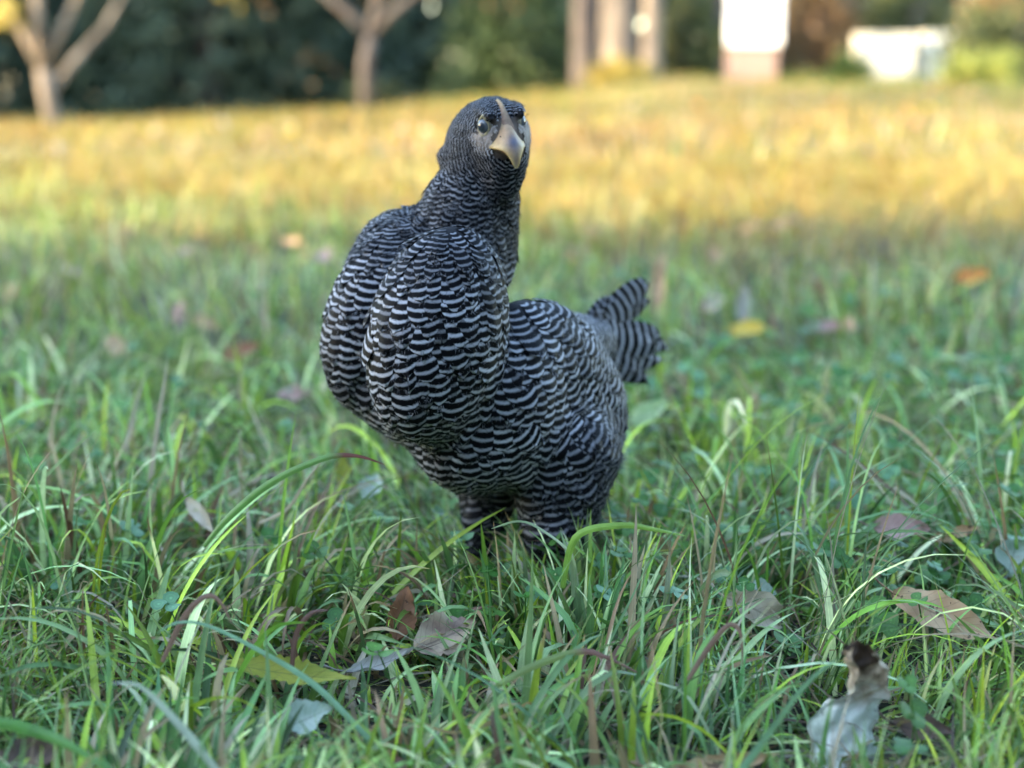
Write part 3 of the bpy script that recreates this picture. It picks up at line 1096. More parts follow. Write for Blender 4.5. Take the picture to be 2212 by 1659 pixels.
# ---- eyes
EYE = attr_mat('eye_surface', .08, .6, 200, 0.0, .15)
RING = attr_mat('eye_ring_skin', .65, .2, 420, .9, .42)
for e, s in zip(eyes, (-1, 1)):
    axn = HL * s * .86 + HF * .5 + HU * .06
    axn /= np.linalg.norm(axn)
    a2 = HU - axn * (HU @ axn)
    a2 /= np.linalg.norm(a2)
    a1 = np.cross(a2, axn)
    V, C = [], []
    nu, nv = 15, 24
    r_e = .0056
    for i in range(nu):
        th = math.pi * i / (nu - 1)
        for j in range(nv):
            w = 2 * math.pi * j / nv
            V.append(e + r_e * (axn * math.cos(th) * .85 + (a1 * math.cos(w) + a2 * math.sin(w)) * math.sin(th)))
            C.append((.030, .038, .05) if th < .5 else ((.085, .10, .115) if th < 1.0 else (.2, .17, .12)))  # outer blue-grey carries the sky's reflection in its colour
    F = []
    for i in range(nu - 1):
        for j in range(nv):
            j2 = (j + 1) % nv
            F.append((i * nv + j, (i + 1) * nv + j, (i + 1) * nv + j2, i * nv + j2))
    eo = child(mesh_obj('eye', V, F, EYE, col=C))
    # almond shaped lid ring
    V, F, C = [], [], []
    nw, nc = 40, 8
    for i in range(nw):
        w = 2 * math.pi * i / nw
        rx = .0041 * (1 - .40 * max(0, math.sin(w)) ** 2)
        ry = .0060 * (1 + .16 * max(0, math.sin(w)) ** 4)
        rd = a1 * math.cos(w) * rx + a2 * math.sin(w) * ry
        c = e + rd + axn * (.0026 - .0008 * abs(math.cos(w)))
        nrm = rd / np.linalg.norm(rd)
        for j in range(nc):
            v = 2 * math.pi * j / nc
            V.append(c + .00100 * (nrm * math.cos(v) + axn * math.sin(v)))
            C.append((.40, .34, .20))
    for i in range(nw):
        for j in range(nc):
            i2, j2 = (i + 1) % nw, (j + 1) % nc
            F.append((i * nc + j, i2 * nc + j, i2 * nc + j2, i * nc + j2))
    ro = mesh_obj('eye_ring', V, F, RING, eo, col=C)

# ---- beak
HORN = attr_mat('beak_horn', .5, .3, 330, .5, .36, .05)


def loft(secs, half, n=13, colf=None):
    """secs: (f, top, bottom, halfwidth) along the head axis; half: -1 lower, 1 upper mandible"""
    V, C = [], []
    for (f, tp, bt, hw, dn) in secs:
        for j in range(n):
            w = math.pi * j / (n - 1)
            if half > 0:
                l, u = -hw * math.cos(w), bt + (tp - bt) * (.22 * math.sin(w) ** .5 + .78 * math.sin(w) ** (.9 + 4.2 * dn))
            else:
                l, u = -hw * math.cos(w), tp - (tp - bt) * math.sin(w) ** .9
            V.append(hd(.0015 + f * .96, u + .0048, l * .88 - .0007))
            C.append(colf(f, u, l, math.sin(w)))
    m = len(secs)
    F = []
    for i in range(m - 1):
        for j in range(n - 1):
            F.append((i * n + j, i * n + j + 1, (i + 1) * n + j + 1, (i + 1) * n + j))
        F.append((i * n, (i + 1) * n, (i + 1) * n + n - 1, i * n + n - 1))
    F.append(tuple(range(n)))
    F.append(tuple((m - 1) * n + j for j in range(n)))
    V.append(hd(.0015 + secs[-1][0] * .96 + .0002, (secs[-1][1] + secs[-1][2]) / 2 + .0040 - .0004, -.0007))      # rounded tip
    C.append(C[-1])
    q = len(V) - 1
    F += [((m - 1) * n + j, (m - 1) * n + j + 1, q) for j in range(n - 1)]
    return V, F, C


def interp_secs(keys, m):
    k = np.array(keys)
    t = np.linspace(0, 1, m)
    s = np.linspace(0, 1, len(k))
    out = []
    for tt in t:      # Catmull-Rom
        x = tt * (len(k) - 1)
        i = min(int(x), len(k) - 2)
        f = x - i
        p0, p1, p2, p3 = k[max(i - 1, 0)], k[i], k[i + 1], k[min(i + 2, len(k) - 1)]
        out.append(.5 * ((2 * p1) + (p2 - p0) * f + (2 * p0 - 5 * p1 + 4 * p2 - p3) * f * f + (3 * p1 - p0 - 3 * p2 + p3) * f ** 3))
    return out


def upc(f, u, l, s):
    c = np.array([.50, .34, .14])
    mid = np.array([.34, .22, .14])
    horn = np.array([.085, .10, .16])
    k = np.clip(max(0, s) ** 2.0 * 1.3, 0, 1)
    c = c * (1 - .8 * k) + mid * .8 * k
    k = math.exp(-((f - .037) / .0035) ** 2) * max(0, s) ** 5
    c = c * (1 - .9 * k) + horn * .9 * k
    if f > .0415:
        c = c * .3 + np.array([.36, .28, .17]) * .7
    return c


keys = [(.015, .0125, -.0055, .0145, 1), (.021, .0115, -.0058, .0142, 1), (.0265, .0090, -.0055, .0126, 1), (.0325, .0052, -.0048, .0102, .8), (.0370, .0008, -.0056, .0074, .45), (.0402, -.0040, -.0098, .0042, .25), (.0413, -.0090, -.0140, .0024, 0), (.0414, -.0130, -.0158, .0009, 0)]
V, F, C = loft(interp_secs(keys, 22), 1, 15, upc)
bk = child(mesh_obj('beak', V, F, HORN, col=C))
keys = [(.015, -.0062, -.0085, .0130, 0), (.021, -.0064, -.0090, .0108, 0), (.027, -.0070, -.0098, .0075, 0), (.032, -.0085, -.0102, .0035, 0)]
V, F, C = loft(interp_secs(keys, 12), -1, 11, lambda f, u, l, s: np.array([.16, .11, .08]))
mesh_obj('lower_mandible', V, F, HORN, bk, col=C)
V = []
for s in (-1, 1):                                # nostrils
    c = hd(.0268, .0070, s * .0054 - .0007)
    vv, ff = tube([c - HF * .0016, c - HF * .0008, c, c + HF * .0010, c + HF * .0018], [.0002, .0006, .0007, .0005, .0002], 7)
    mesh_obj('nostril', vv, ff, simple_mat('nostril_dark', (.05, .03, .025), (.07, .04, .03), 40), bk)

# ---- comb: a low saw-toothed ridge from forehead to beak
V, C = [], []
nf = 44
for i in range(nf):
    s = i / (nf - 1)
    f = .003 + .0255 * s
    us = .0245 * math.sqrt(max(0, 1 - (f / .0292) ** 2)) - .0010
    h = (.0040 * math.sin(math.pi * min(1, .12 + .80 * s)) ** .6 + .0012 * s) * (0.70 + .30 * abs(math.sin(s * math.pi * 7.0)) * (1 - s) + .3 * s)
    wd = .0010 + .0026 * s ** 2.2
    for l, k in ((-wd * 1.4, 0), (-wd, .45), (-wd * .45, .92), (0, 1.0), (wd * .45, .92), (wd, .45), (wd * 1.4, 0)):
        V.append(hd(f, us + h * k, l))
        c = np.array([.36, .27, .15]) * (1 - .8 * s) + np.array([.21, .135, .11]) * .8 * s
        c = c * (1 - .5 * (1 - k)) + np.array([.22, .10, .08]) * .5 * (1 - k)
        C.append(c)
child(mesh_obj('comb', V, grid_faces(nf, 7), RING, col=C))


# ------------------------------------------------------------------ fallen leaves, each one a thing
def leaf_mesh(L, W, bend=0.5, cup=0.3, fold=0.2, wav=0.17, serr=0.0, seed=0, nu=19, nv=9, stalk=True, tipw=1.0):
    r = np.random.default_rng(seed)
    s = np.linspace(0, 1, nu)
    u = np.linspace(-1, 1, nv)
    prof = np.sin(math.pi * np.clip(s, 0, 1) ** (0.8 * tipw)) ** 0.85 * W / 2 + 0.0004
    if serr:
        prof = prof * (1 + serr * (np.arange(nu) % 2 - .5))
    prof = prof * (1 + r.normal(0, .075, nu))
    ang = bend * (s - .3)
    ds = L / (nu - 1)
    x = np.concatenate([[0], np.cumsum(np.cos((ang[1:] + ang[:-1]) / 2) * ds)])
    z = np.concatenate([[0], np.cumsum(np.sin((ang[1:] + ang[:-1]) / 2) * ds)])
    V = np.zeros((nu, nv, 3))
    ph = r.uniform(0, 6.28, 4)
    for i in range(nu):
        for j in range(nv):
            a = u[j] * cup * 1.6
            w = prof[i]
            yy = w * (math.sin(a) / (cup * 1.6) if abs(cup) > .01 else u[j])
            zz = w * ((1 - math.cos(a)) / (cup * 1.6) if abs(cup) > .01 else 0) + abs(u[j]) * w * fold
            zz += wav * W * (.5 * math.sin(s[i] * 9 + ph[0] + u[j] * 2) * abs(u[j]) + .3 * math.sin(s[i] * 17 + ph[1]) * u[j])
            nx, nz = -math.sin(ang[i]), math.cos(ang[i])
            V[i, j] = (x[i] + nx * zz, yy, z[i] + nz * zz)
    uv = np.stack(np.broadcast_arrays(u[None], s[:, None]), -1).reshape(-1, 2)
    Vv = V.reshape(-1, 3)
    F = [tuple(f) for f in grid_faces(nu, nv)]
    if stalk:
        a0 = ang[0]
        p = [np.array([.012 * L / .05 * q, 0, .012 * L / .05 * q * math.tan(a0)]) for q in (.3, 0, -.6, -1.2)]
        p[2][1] += .002
        p[3][1] += .006
        tv, tf = tube(p, [.0006, .0008, .0007, .0009], 5)
        F += [tuple(i + len(Vv) for i in f) for f in tf]
        Vv = np.concatenate([Vv, np.array(tv)])
        uv = np.concatenate([uv, np.full((len(tv), 2), (0.0, 0.0))])
    Vv = Vv - np.array([x[-1] / 2, 0, z[-1] / 2])
    return Vv, F, uv


LM = {
    'mauve': leaf_mat('leaf_mauve', (.20, .12, .10), (.42, .33, .22), spots=.35),
    'rust': leaf_mat('leaf_rust', (.23, .10, .05), (.32, .15, .075)),
    'ash': leaf_mat('leaf_ash', (.26, .24, .20), (.42, .40, .35), spots=.3),
    'lime': leaf_mat('leaf_lime', (.22, .25, .035), (.33, .32, .045), spot=(.2, .13, .03), spots=.3, trans=.3),
    'cream': leaf_mat('leaf_cream', (.46, .36, .24), (.62, .53, .40), spots=.34),
    'tan': leaf_mat('leaf_tan', (.40, .23, .12), (.56, .38, .22), spots=.52, scale=45),
    'pink': leaf_mat('leaf_pink', (.40, .23, .20), (.50, .32, .27), spots=.3),
    'mint': leaf_mat('leaf_mint', (.28, .37, .28), (.44, .50, .42), spots=.32),
    'pale_green': leaf_mat('leaf_pale_green', (.33, .46, .20), (.46, .56, .30), spots=.15, trans=.35),
    'orange': leaf_mat('leaf_orange', (.55, .19, .04), (.62, .27, .07), spots=.2),
    'yellow': leaf_mat('leaf_yellow', (.58, .40, .05), (.66, .48, .10), spots=.2),
    'brown': leaf_mat('leaf_brown', (.085, .055, .04), (.17, .11, .08), spots=.3),
}


def leaf(name, px, py, h, L, W, az, pitch, roll, mat, label, group=None, scale=1.0, **kw):
    V, F, uv = leaf_mesh(L, W, **kw)
    o = mesh_obj(name, V, F, LM[mat], uv=uv)
    o.location = hit(px, py, h)
    o.rotation_euler = (Matrix.Rotation(az, 3, 'Z') @ Matrix.Rotation(-pitch, 3, 'Y') @ Matrix.Rotation(roll, 3, 'X')).to_euler()
    return tag(o, label, 'leaf', group)


D = math.radians
leaf('fallen_leaf', 962, 1372, .030, .042, .028, D(20), D(15), D(40), 'mauve', 'mauve brown leaf with cream patches lying in the grass below the hen', bend=.5, cup=.25, serr=.10, seed=1)
leaf('fallen_leaf', 868, 1325, .030, .036, .020, D(75), D(55), D(30), 'rust', 'small rust brown leaf half hidden beside the mauve brown leaf', bend=.6, cup=.5, seed=2)
leaf('fallen_leaf', 822, 1425, .024, .044, .014, D(15), D(8), D(30), 'ash', 'thin curled ash grey leaf touching the tip of the yellow green leaf', bend=.9, cup=.8, wav=.3, seed=3)
leaf('fallen_leaf', 625, 1448, .034, .080, .016, D(-10), D(-6), D(30), 'lime', 'long yellow green leaf with saw-toothed edge lying in front', bend=.35, cup=.3, serr=.14, seed=4, nu=29)
leaf('fallen_leaf', 1628, 1322, .026, .044, .026, D(-20), D(-18), D(55), 'cream', 'curled cream leaf with a torn upright corner', bend=-1.5, cup=.7, wav=.25, seed=5)
leaf('fallen_leaf', 1645, 1276, .030, .020, .014, D(-20), D(-10), D(50), 'mint', 'small bluish white leaf behind the curled cream leaf', bend=.3, cup=.2, seed=6, stalk=False)
leaf('fallen_leaf', 2036, 1328, .040, .066, .026, D(-28), D(-18), D(42), 'tan', 'tan leaf with dark specks lying on grass at the frame edge', bend=.3, cup=.25, fold=.15, seed=7)
leaf('fallen_leaf', 1945, 1140, .050, .042, .020, D(-4), D(-4), D(45), 'pink', 'pinkish mauve leaf lying flat in the clover', bend=.5, cup=.35, seed=8)
leaf('fallen_leaf', 2062, 1152, .050, .036, .012, D(8), D(8), D(40), 'tan', 'narrow beige leaf just beyond the pinkish mauve leaf', bend=.9, cup=.6, seed=9)
leaf('fallen_leaf', 2190, 1200, .040, .032, .028, D(60), D(40), D(25), 'mint', 'round pale mint leaf standing up at the frame edge', bend=.6, cup=.4, seed=10)
leaf('fallen_leaf', 1402, 890, .050, .046, .022, D(28), D(20), D(45), 'pale_green', 'pale green leaf hanging in the grass behind the rump of the hen', bend=.5, cup=.25, seed=11)
leaf('fallen_leaf', 635, 852, .030, .040, .022, D(-5), D(0), D(35), 'pink', 'dusty pink leaf in the grass left of the breast of the hen', bend=.4, cup=.4, seed=12)
leaf('fallen_leaf', 432, 1112, .050, .040, .010, D(-40), D(-32), D(50), 'cream', 'slim cream leaf propped up in the grass', bend=.3, cup=.4, seed=13)
leaf('fallen_leaf', 803, 1050, .040, .026, .020, D(60), D(40), D(10), 'mint', 'bluish pale leaf standing below the breast of the hen', bend=.6, cup=.3, seed=14)
leaf('fallen_leaf', 738, 1012, .045, .036, .012, D(100), D(65), D(20), 'lime', 'yellow leaf standing upright beside the bluish pale leaf', bend=.3, cup=.3, seed=15)
leaf('fallen_leaf', 1310, 1182, .018, .040, .020, D(5), D(0), D(35), 'brown', 'dark brown leaf on the ground behind the foot of the hen', bend=.5, cup=.4, seed=16)
leaf('fallen_leaf', 1152, 1205, .020, .030, .020, D(70), D(40), D(10), 'mauve', 'dull leaf standing between the feet of the hen', bend=.6, cup=.4, seed=17)
leaf('fallen_leaf', 2100, 598, .06, .060, .034, D(5), D(5), D(40), 'orange', 'bright orange leaf in the shaded grass', bend=.4, cup=.3, seed=18)
leaf('fallen_leaf', 1615, 711, .05, .050, .026, D(0), D(5), D(40), 'yellow', 'yellow leaf lying beyond the tail of the hen', bend=.4, cup=.3, seed=19)
leaf('fallen_leaf', 1796, 706, .04, .045, .026, D(5), D(0), D(30), 'pink', 'mauve leaf lying to the side of the yellow leaf', bend=.5, cup=.3, seed=20)
leaf('fallen_leaf', 1605, 655, .07, .050, .022, D(80), D(75), D(10), 'ash', 'grey white leaf standing upright behind the yellow leaf', bend=.4, cup=.4, seed=21)
leaf('fallen_leaf', 1424, 612, .08, .100, .022, D(70), D(62), D(10), 'tan', 'tall tan dead leaf standing up over the tail of the hen', bend=.3, cup=.5, seed=22)
leaf('fallen_leaf', 1540, 656, .05, .040, .026, D(10), D(20), D(40), 'cream', 'small blurred cream leaf between the tail and the grey leaf', bend=.4, cup=.3, seed=23)
leaf('fallen_leaf', 520, 762, .04, .050, .03, D(20), D(20), D(30), 'rust', 'rust red leaf in the shaded grass far left of the hen', bend=.4, cup=.3, seed=24)
leaf('fallen_leaf', 1992, 1572, .020, .034, .018, D(-15), D(-8), D(40), 'brown', 'dark curled brown leaf with clover beside it near the frame edge', bend=.9, cup=.6, seed=25)
leaf('fallen_leaf', 60, 1640, .022, .040, .026, D(20), D(10), D(20), 'brown', 'dark brown leaf in the bottom corner of the grass', bend=.7, cup=.5, seed=26)
leaf('fallen_leaf', 668, 1548, .030, .026, .020, D(10), D(20), D(40), 'mint', 'pale silvery leaf sunk in the front grass', bend=.4, cup=.3, seed=27, stalk=False)
leaf('fallen_leaf', 1815, 1128, .040, .024, .020, D(20), D(30), D(30), 'lime', 'small yellow leaf next to the pinkish mauve leaf', bend=.4, cup=.3, seed=28)
leaf('fallen_leaf', 1560, 1152, .040, .020, .020, D(40), D(40), D(20), 'pale_green', 'round pale green leaf behind an upright dark blade', bend=.3, cup=.3, seed=29, stalk=False)
leaf('fallen_leaf', 1560, 1648, .020, .060, .012, D(5), D(4), D(40), 'tan', 'narrow tan leaf along the bottom of the picture', bend=.7, cup=.7, seed=30)


def curled_leaf():
    """the upright withered leaf in front: a pale tube that opens to a brown hollow on top"""
    nu, nv = 44, 25
    base = at(1832, 1672, 0.79)
    mids = [(1832, 1672, .79), (1826, 1600, .79), (1836, 1535, .785), (1866, 1480, .785), (1862, 1430, .78), (1846, 1396, .775)]
    hw = [62, 74, 64, 42, 40, 34]
    ct = np.linspace(0, len(mids) - 1, nu)
    K = np.array([np.r_[at(*m), h] for m, h in zip(mids, hw)])
    c = np.array(interp_secs(K, nu))
    r = np.random.default_rng(5)
    V, uv = [], []
    for i in range(nu):
        s = i / (nu - 1)
        half = c[i, 3] / FPX * .79
        op = 0.9 + 1.5 * smooth01(np.array(s), .35, .75)            # flat below, rolled above
        for j in range(nv):
            u = -1 + 2 * j / (nv - 1)
            a = u * op
            rad = half / max(.55, math.sin(min(op, 1.57)))
            x = rad * math.sin(a) + .0011 * math.sin(s * 31 + u * 4)
            dpt = rad * (1 - math.cos(a)) * (-1 if s > .5 else 1 - 4 * max(0, s - .25)) if True else 0
            dpt += .0013 * math.sin(s * 15 + u * 4) + .0014 * math.sin(s * 37 - u * 9 + 2 * math.sin(s * 9)) + .0011 * math.sin(u * 7 + s * 6) + r.normal(0, .00025)
            up = .0025 * math.sin(u * 5 + 1.0) * smooth01(np.array(s), .8, 1) + .0012 * math.sin(u * 23) * (s > .97)
            p = c[i, :3] + np.array([x, 0, 0]) + FW * dpt + UP * up
            V.append(p)
            uv.append((u, s))
    o = mesh_obj('curled_leaf', V, grid_faces(nu, nv), uv=np.array(uv))
    m, nt, out = new_mat('withered_leaf')
    v = objcoord(nt)
    u_ = N(nt, 'ShaderNodeUVMap', uv_map='uv')
    sp = N(nt, 'ShaderNodeSeparateXYZ')
    nt.links.new(u_.outputs[0], sp.inputs[0])
    f = noise(nt, 70, 5, v)
    f2 = noise(nt, 210, 4, v)
    pale = ramp(nt, f, [(.3, (.36, .42, .34)), (.46, (.58, .63, .56)), (.62, (.76, .78, .73))])
    tan = ramp(nt, f2, [(.3, (.20, .14, .09)), (.6, (.46, .37, .26)), (.8, (.55, .47, .36))])
    k = math_n(nt, 'ADD', sp.outputs[1], math_n(nt, 'MULTIPLY_ADD', f, .5, -.25))
    kk = N(nt, 'ShaderNodeMapRange')
    kk.inputs['From Min'].default_value = .42
    kk.inputs['From Max'].default_value = .62
    nt.links.new(k, kk.inputs['Value'])
    c1 = mixc(nt, kk.outputs[0], pale, tan)
    k2 = math_n(nt, 'SUBTRACT', k, math_n(nt, 'MULTIPLY', math_n(nt, 'ABSOLUTE', sp.outputs[0]), .38))
    kk2 = N(nt, 'ShaderNodeMapRange')
    kk2.inputs['From Min'].default_value = .62
    kk2.inputs['From Max'].default_value = .76
    nt.links.new(k2, kk2.inputs['Value'])
    c2 = mixc(nt, kk2.outputs[0], c1, (.055, .035, .022))
    ed = math_n(nt, 'GREATER_THAN', f2, .66)
    c3 = mixc(nt, math_n(nt, 'MULTIPLY', ed, .6), c2, (.09, .065, .05))
    leafy_surface(nt, out, c3, .12, .65, .25, bump_node(nt, f2, .6, .0015))
    o.data.materials.append(m)
    tag(o, 'withered grey white leaf curled upright with a brown hollow tip', 'leaf')


curled_leaf()


# scattered leaves that only show as soft specks
def scatter_leaves(n, ylo, yhi, label, group, mats, h, seed):
    r = np.random.default_rng(seed)
    datas = []
    for q in range(6):
        V, F, uv = leaf_mesh(.075, .05, bend=.6, cup=.4, seed=seed + q, nu=9, nv=5, stalk=False)
        datas.append((V, F, uv))
    meshes = {}
    for i in range(n):
        y = math.sqrt(r.uniform(ylo ** 2, yhi ** 2))
        x = r.uniform(-1, 1) * (.36 * y)
        k = (int(r.integers(6)), mats[int(r.integers(len(mats)))])
        if k not in meshes:
            meshes[k] = mesh_obj('fallen_leaf', *datas[k[0]][:2], LM[k[1]], uv=datas[k[0]][2], data_only=True)
        o = bpy.data.objects.new('fallen_leaf', meshes[k])
        COL.objects.link(o)
        o.location = (x, y, float(ground_z(x, y)) + h * r.uniform(.6, 1.2))
        o.rotation_euler = (r.uniform(-.7, .7), r.uniform(-.9, .5), r.uniform(0, 6.28))
        s = r.uniform(.7, 1.25) * (.62 if yhi < 4 else 1)
        o.scale = (s, s, s)
        cw = {'tan': 'tan', 'orange': 'orange', 'cream': 'cream coloured', 'yellow': 'bright yellow', 'pink': 'pinkish'}[k[1]]
        tag(o, label % cw, 'leaf', group % cw)


scatter_leaves(60, 6.0, 15, 'small blurred %s dead leaf lying in the sunlit yellow meadow', '%s leaves in the sunlit meadow', ['tan', 'orange', 'cream', 'yellow', 'pink', 'cream'], .10, 100)


scatter_leaves(26, 1.7, 3.4, 'small blurred %s dead leaf lying in the shaded grass behind the hen', '%s leaves in the shaded grass', ['tan', 'pink', 'tan'], .05, 300)


# ------------------------------------------------------------------ single blades that stand out
def hero_blade(pts, W, col, label, name='grass_blade', tip=None, dry=False, roll=0.0):
    """pts: (px, py, t) knots of the blade from root to tip"""
    K = np.array([at(*p) for p in pts])
    n = 26
    P = np.array(interp_secs(K, n))
    T = np.gradient(P, axis=0)
    T /= np.linalg.norm(T, axis=1, keepdims=True)
    view = P - CAM
    view /= np.linalg.norm(view, axis=1, keepdims=True)
    up = np.array([0.15, -.55, .8])
    s = np.linspace(0, 1, n)
    S = np.cross(T, up)
    S /= np.linalg.norm(S, axis=1, keepdims=True) + 1e-9
    for i in range(1, n):
        if S[i] @ S[i - 1] < 0:
            S[i] = -S[i]
    Nn = np.cross(T, S)
    a = (roll + .5 * np.sin(s * 3))[:, None]
    S2 = S * np.cos(a) + Nn * np.sin(a)
    N2 = np.cross(T, S2)
    w = (W * .40 * np.minimum(1, .6 + 1.8 * s) * (1 - s ** 2.4) + .0002)[:, None]
    V = np.stack([P + S2 * w, P + S2 * w * .5 - N2 * w * .22, P - N2 * w * .34, P - S2 * w * .5 - N2 * w * .22, P - S2 * w], 1).reshape(-1, 3)
    uv = np.stack(np.broadcast_arrays(np.array([-1, -.5, 0, .5, 1.])[None], s[:, None]), -1).reshape(-1, 2)
    C = np.broadcast_to(np.array(col), (n, 3)).copy()
    if tip is not None:
        k = np.clip((s - tip[0]) / .1, 0, 1)[:, None]
        C = C * (1 - k) + np.array(tip[1]) * k
    C = np.repeat(C, 5, 0)
    o = mesh_obj(name, V, grid_faces(n, 5), GRASS, uv=uv, col=C)
    tag(o, label, 'grass blade')


BG = (.17, .30, .15)      # blue green
GR = (.13, .26, .06)
YG = (.22, .36, .06)
DK = (.05, .13, .04)
DR = (.22, .13, .09)
ST = (.42, .34, .22)
hero_blade([(800, 1600, .78), (680, 1480, .785), (560, 1405, .79), (450, 1352, .79), (385, 1345, .785), (338, 1368, .78)], .0055, BG, 'pale blue green blade arching over the yellow green leaf')
hero_blade([(440, 1180, .97), (500, 1112, .96), (590, 1040, .95), (700, 990, .94), (770, 985, .94), (832, 1004, .94)], .0062, GR, 'long blade with a red brown tip reaching to the belly of the hen', tip=(.62, (.17, .06, .04)))
hero_blade([(470, 1668, .70), (400, 1580, .71), (330, 1505, .72), (290, 1478, .72), (240, 1476, .73)], .0060, (.34, .38, .25), 'pale grey blade bent over in the bottom of the picture', tip=(.8, (.25, .3, .26)))
hero_blade([(1583, 1340, .84), (1586, 1260, .845), (1590, 1180, .85), (1592, 1110, .85)], .0062, DK, 'straight dark green blade standing tall beside the cream leaf', roll=1.2)
hero_blade([(1388, 1450, .80), (1386, 1380, .80), (1390, 1300, .80), (1394, 1228, .80)], .0060, BG, 'pale blue green upright blade with a nibbled tip', roll=1.2, tip=(.93, (.4, .3, .18)))
hero_blade([(1420, 1640, .74), (1428, 1550, .75), (1415, 1450, .76), (1398, 1340, .78)], .0050, (.30, .26, .12), 'upright blade drying brown beside the pale nibbled blade', roll=1.0, tip=(.55, (.36, .24, .17)))
hero_blade([(1240, 1290, .93), (1232, 1200, .93), (1170, 1145, .92), (1120, 1126, .92), (1062, 1142, .92)], .0060, (.20, .26, .12), 'broad faded blade bowed across the foot of the hen')
hero_blade([(1215, 1270, .92), (1245, 1160, .91), (1340, 1135, .91), (1420, 1145, .92), (1482, 1158, .93)], .0055, YG, 'bright yellow green blade bowed to the side of the thigh')
hero_blade([(1480, 1480, .80), (1530, 1400, .80), (1575, 1350, .80), (1600, 1370, .80), (1604, 1440, .80)], .0036, DR, 'dry mauve brown blade looped like a hook')
hero_blade([(350, 1430, .80), (400, 1330, .80), (445, 1288, .80), (475, 1300, .80), (500, 1345, .80)], .0040, DR, 'dry brown blade curled over near the pale arching blade')
hero_blade([(630, 1450, .83), (640, 1370, .83), (672, 1325, .83), (710, 1318, .83)], .0038, (.15, .08, .06), 'short dark brown dry blade curling above the yellow green leaf')
hero_blade([(1560, 1720, .70), (1650, 1600, .72), (1740, 1480, .73), (1808, 1425, .74)], .0058, BG, 'wide blue green blade slanting up to the withered leaf', roll=.4)
hero_blade([(215, 1640, .72), (235, 1500, .74), (265, 1330, .77), (292, 1190, .80)], .0050, YG, 'tall bright green blade standing straight in the front grass', roll=1.1)
hero_blade([(285, 1640, .71), (300, 1560, .72), (330, 1420, .73), (345, 1360, .73)], .0056, (.10, .24, .04), 'broad bright blade next to the pale arching blade', roll=1.1)
hero_blade([(1180, 1500, .82), (1010, 1580, .78), (900, 1560, .78), (790, 1530, .78)], .004, (.28, .19, .06), 'ochre dry blade lying across the front grass')
hero_blade([(1060, 1490, .79), (1150, 1440, .80), (1250, 1408, .81), (1310, 1420, .81), (1390, 1460, .82)], .0048, (.20, .26, .08), 'low blade turning from green to brown in front', tip=(.45, (.20, .10, .075)))
hero_blade([(-30, 1555, .70), (60, 1575, .71), (150, 1610, .70), (250, 1672, .69)], .0075, (.10, .24, .05), 'wide bright green blade sloping out of the bottom corner')
hero_blade([(560, 1130, 1.02), (620, 1100, 1.02), (660, 1040, 1.02), (700, 990, 1.02)], .003, ST, 'thin straw stalk leaning behind the red tipped blade')
hero_blade([(1300, 1420, .84), (1360, 1300, .85), (1400, 1220, .86), (1462, 1140, .87)], .0042, BG, 'slim blue green blade leaning beyond the foot of the hen', roll=.9)
hero_blade([(1612, 1250, 1.10), (1600, 1100, 1.10), (1592, 1000, 1.10), (1596, 940, 1.10)], .0035, ST, 'thin straw blade standing behind the dark green blade', roll=.9)
hero_blade([(1690, 1120, 1.2), (1705, 1040, 1.2), (1745, 1005, 1.2), (1790, 1020, 1.2), (1780, 1090, 1.2)], .0035, (.24, .27, .10), 'thin pale stalk curved into a loop in the grass behind')


# ------------------------------------------------------------------ clover
def clover():
    V, F, C, uv = [], [], [], []
    r = np.random.default_rng(77)

    def disc(c, nrm, rad, col):
        nrm = nrm / np.linalg.norm(nrm)
        a = np.cross(nrm, [0.3, .9, .1])
        a /= np.linalg.norm(a)
        b = np.cross(nrm, a)
        o = len(V)
        V.append(c)
        uv.append((0, .5))
        C.append(np.array(col) * 1.25)
        for k in range(10):
            w = 2 * math.pi * k / 10
            q = rad * (1 - .22 * math.exp(-((w - math.pi) / .35) ** 2))
            V.append(c + q * (a * math.cos(w) + b * math.sin(w)) + nrm * rad * .12 * math.cos(2 * w))
            uv.append((.7, .5))
            C.append(col)
        for k in range(10):
            F.append((o, o + 1 + k, o + 1 + (k + 1) % 10))

    spots = []
    for _ in range(950):
        y = r.uniform(.85, 2.6)
        x = r.uniform(-.05, .42) * y if r.random() < .75 else r.uniform(-.38, .38) * y
        spots.append((x, y))
    for px, py in ((1945, 1570), (1985, 1590), (1935, 1600), (2005, 1180), (2010, 1215), (1700, 1190), (860, 1450), (380, 1370)):
        p = hit(px, py, .035)
        spots.append((p[0], p[1]))
    for x, y in spots:
        z = float(ground_z(x, y))
        h = r.uniform(.02, .06)
        top = np.array([x + r.normal(0, .008), y + r.normal(0, .008), z + h])
        g = np.array([(.055, .155, .03), (.09, .20, .04), (.12, .25, .12)][r.choice(3, p=[.5, .35, .15])]) * r.uniform(.8, 1.2)
        tv, tf = tube([np.array([x, y, z]), (np.array([x, y, z]) + top) / 2 + [.003, 0, 0], top], [.0006, .0005, .0005], 4, False)
        o = len(V)
        V.extend(tv)
        F.extend([tuple(i + o for i in f) for f in tf])
        uv.extend([(0.5, .5)] * len(tv))
        C.extend([g] * len(tv))
        a0 = r.uniform(0, 6.28)
        rad = r.uniform(.0032, .0058)
        nrm = np.array([r.normal(0, .35), r.normal(0, .35) - .2, 1])
        nrm /= np.linalg.norm(nrm)
        for k in range(3):
            a = a0 + k * 2.094
            d = np.array([math.cos(a), math.sin(a), 0])
            d -= nrm * (d @ nrm)
            disc(top + d * rad * 1.02, nrm + d * r.uniform(-.5, .2), rad, g)
    o = mesh_obj('clover', V, F, GRASS, uv=np.array(uv), col=np.array([np.asarray(c) for c in C]))
    tag(o, 'low three-lobed clover leaves among the grass', 'clover', kind='stuff')


clover()

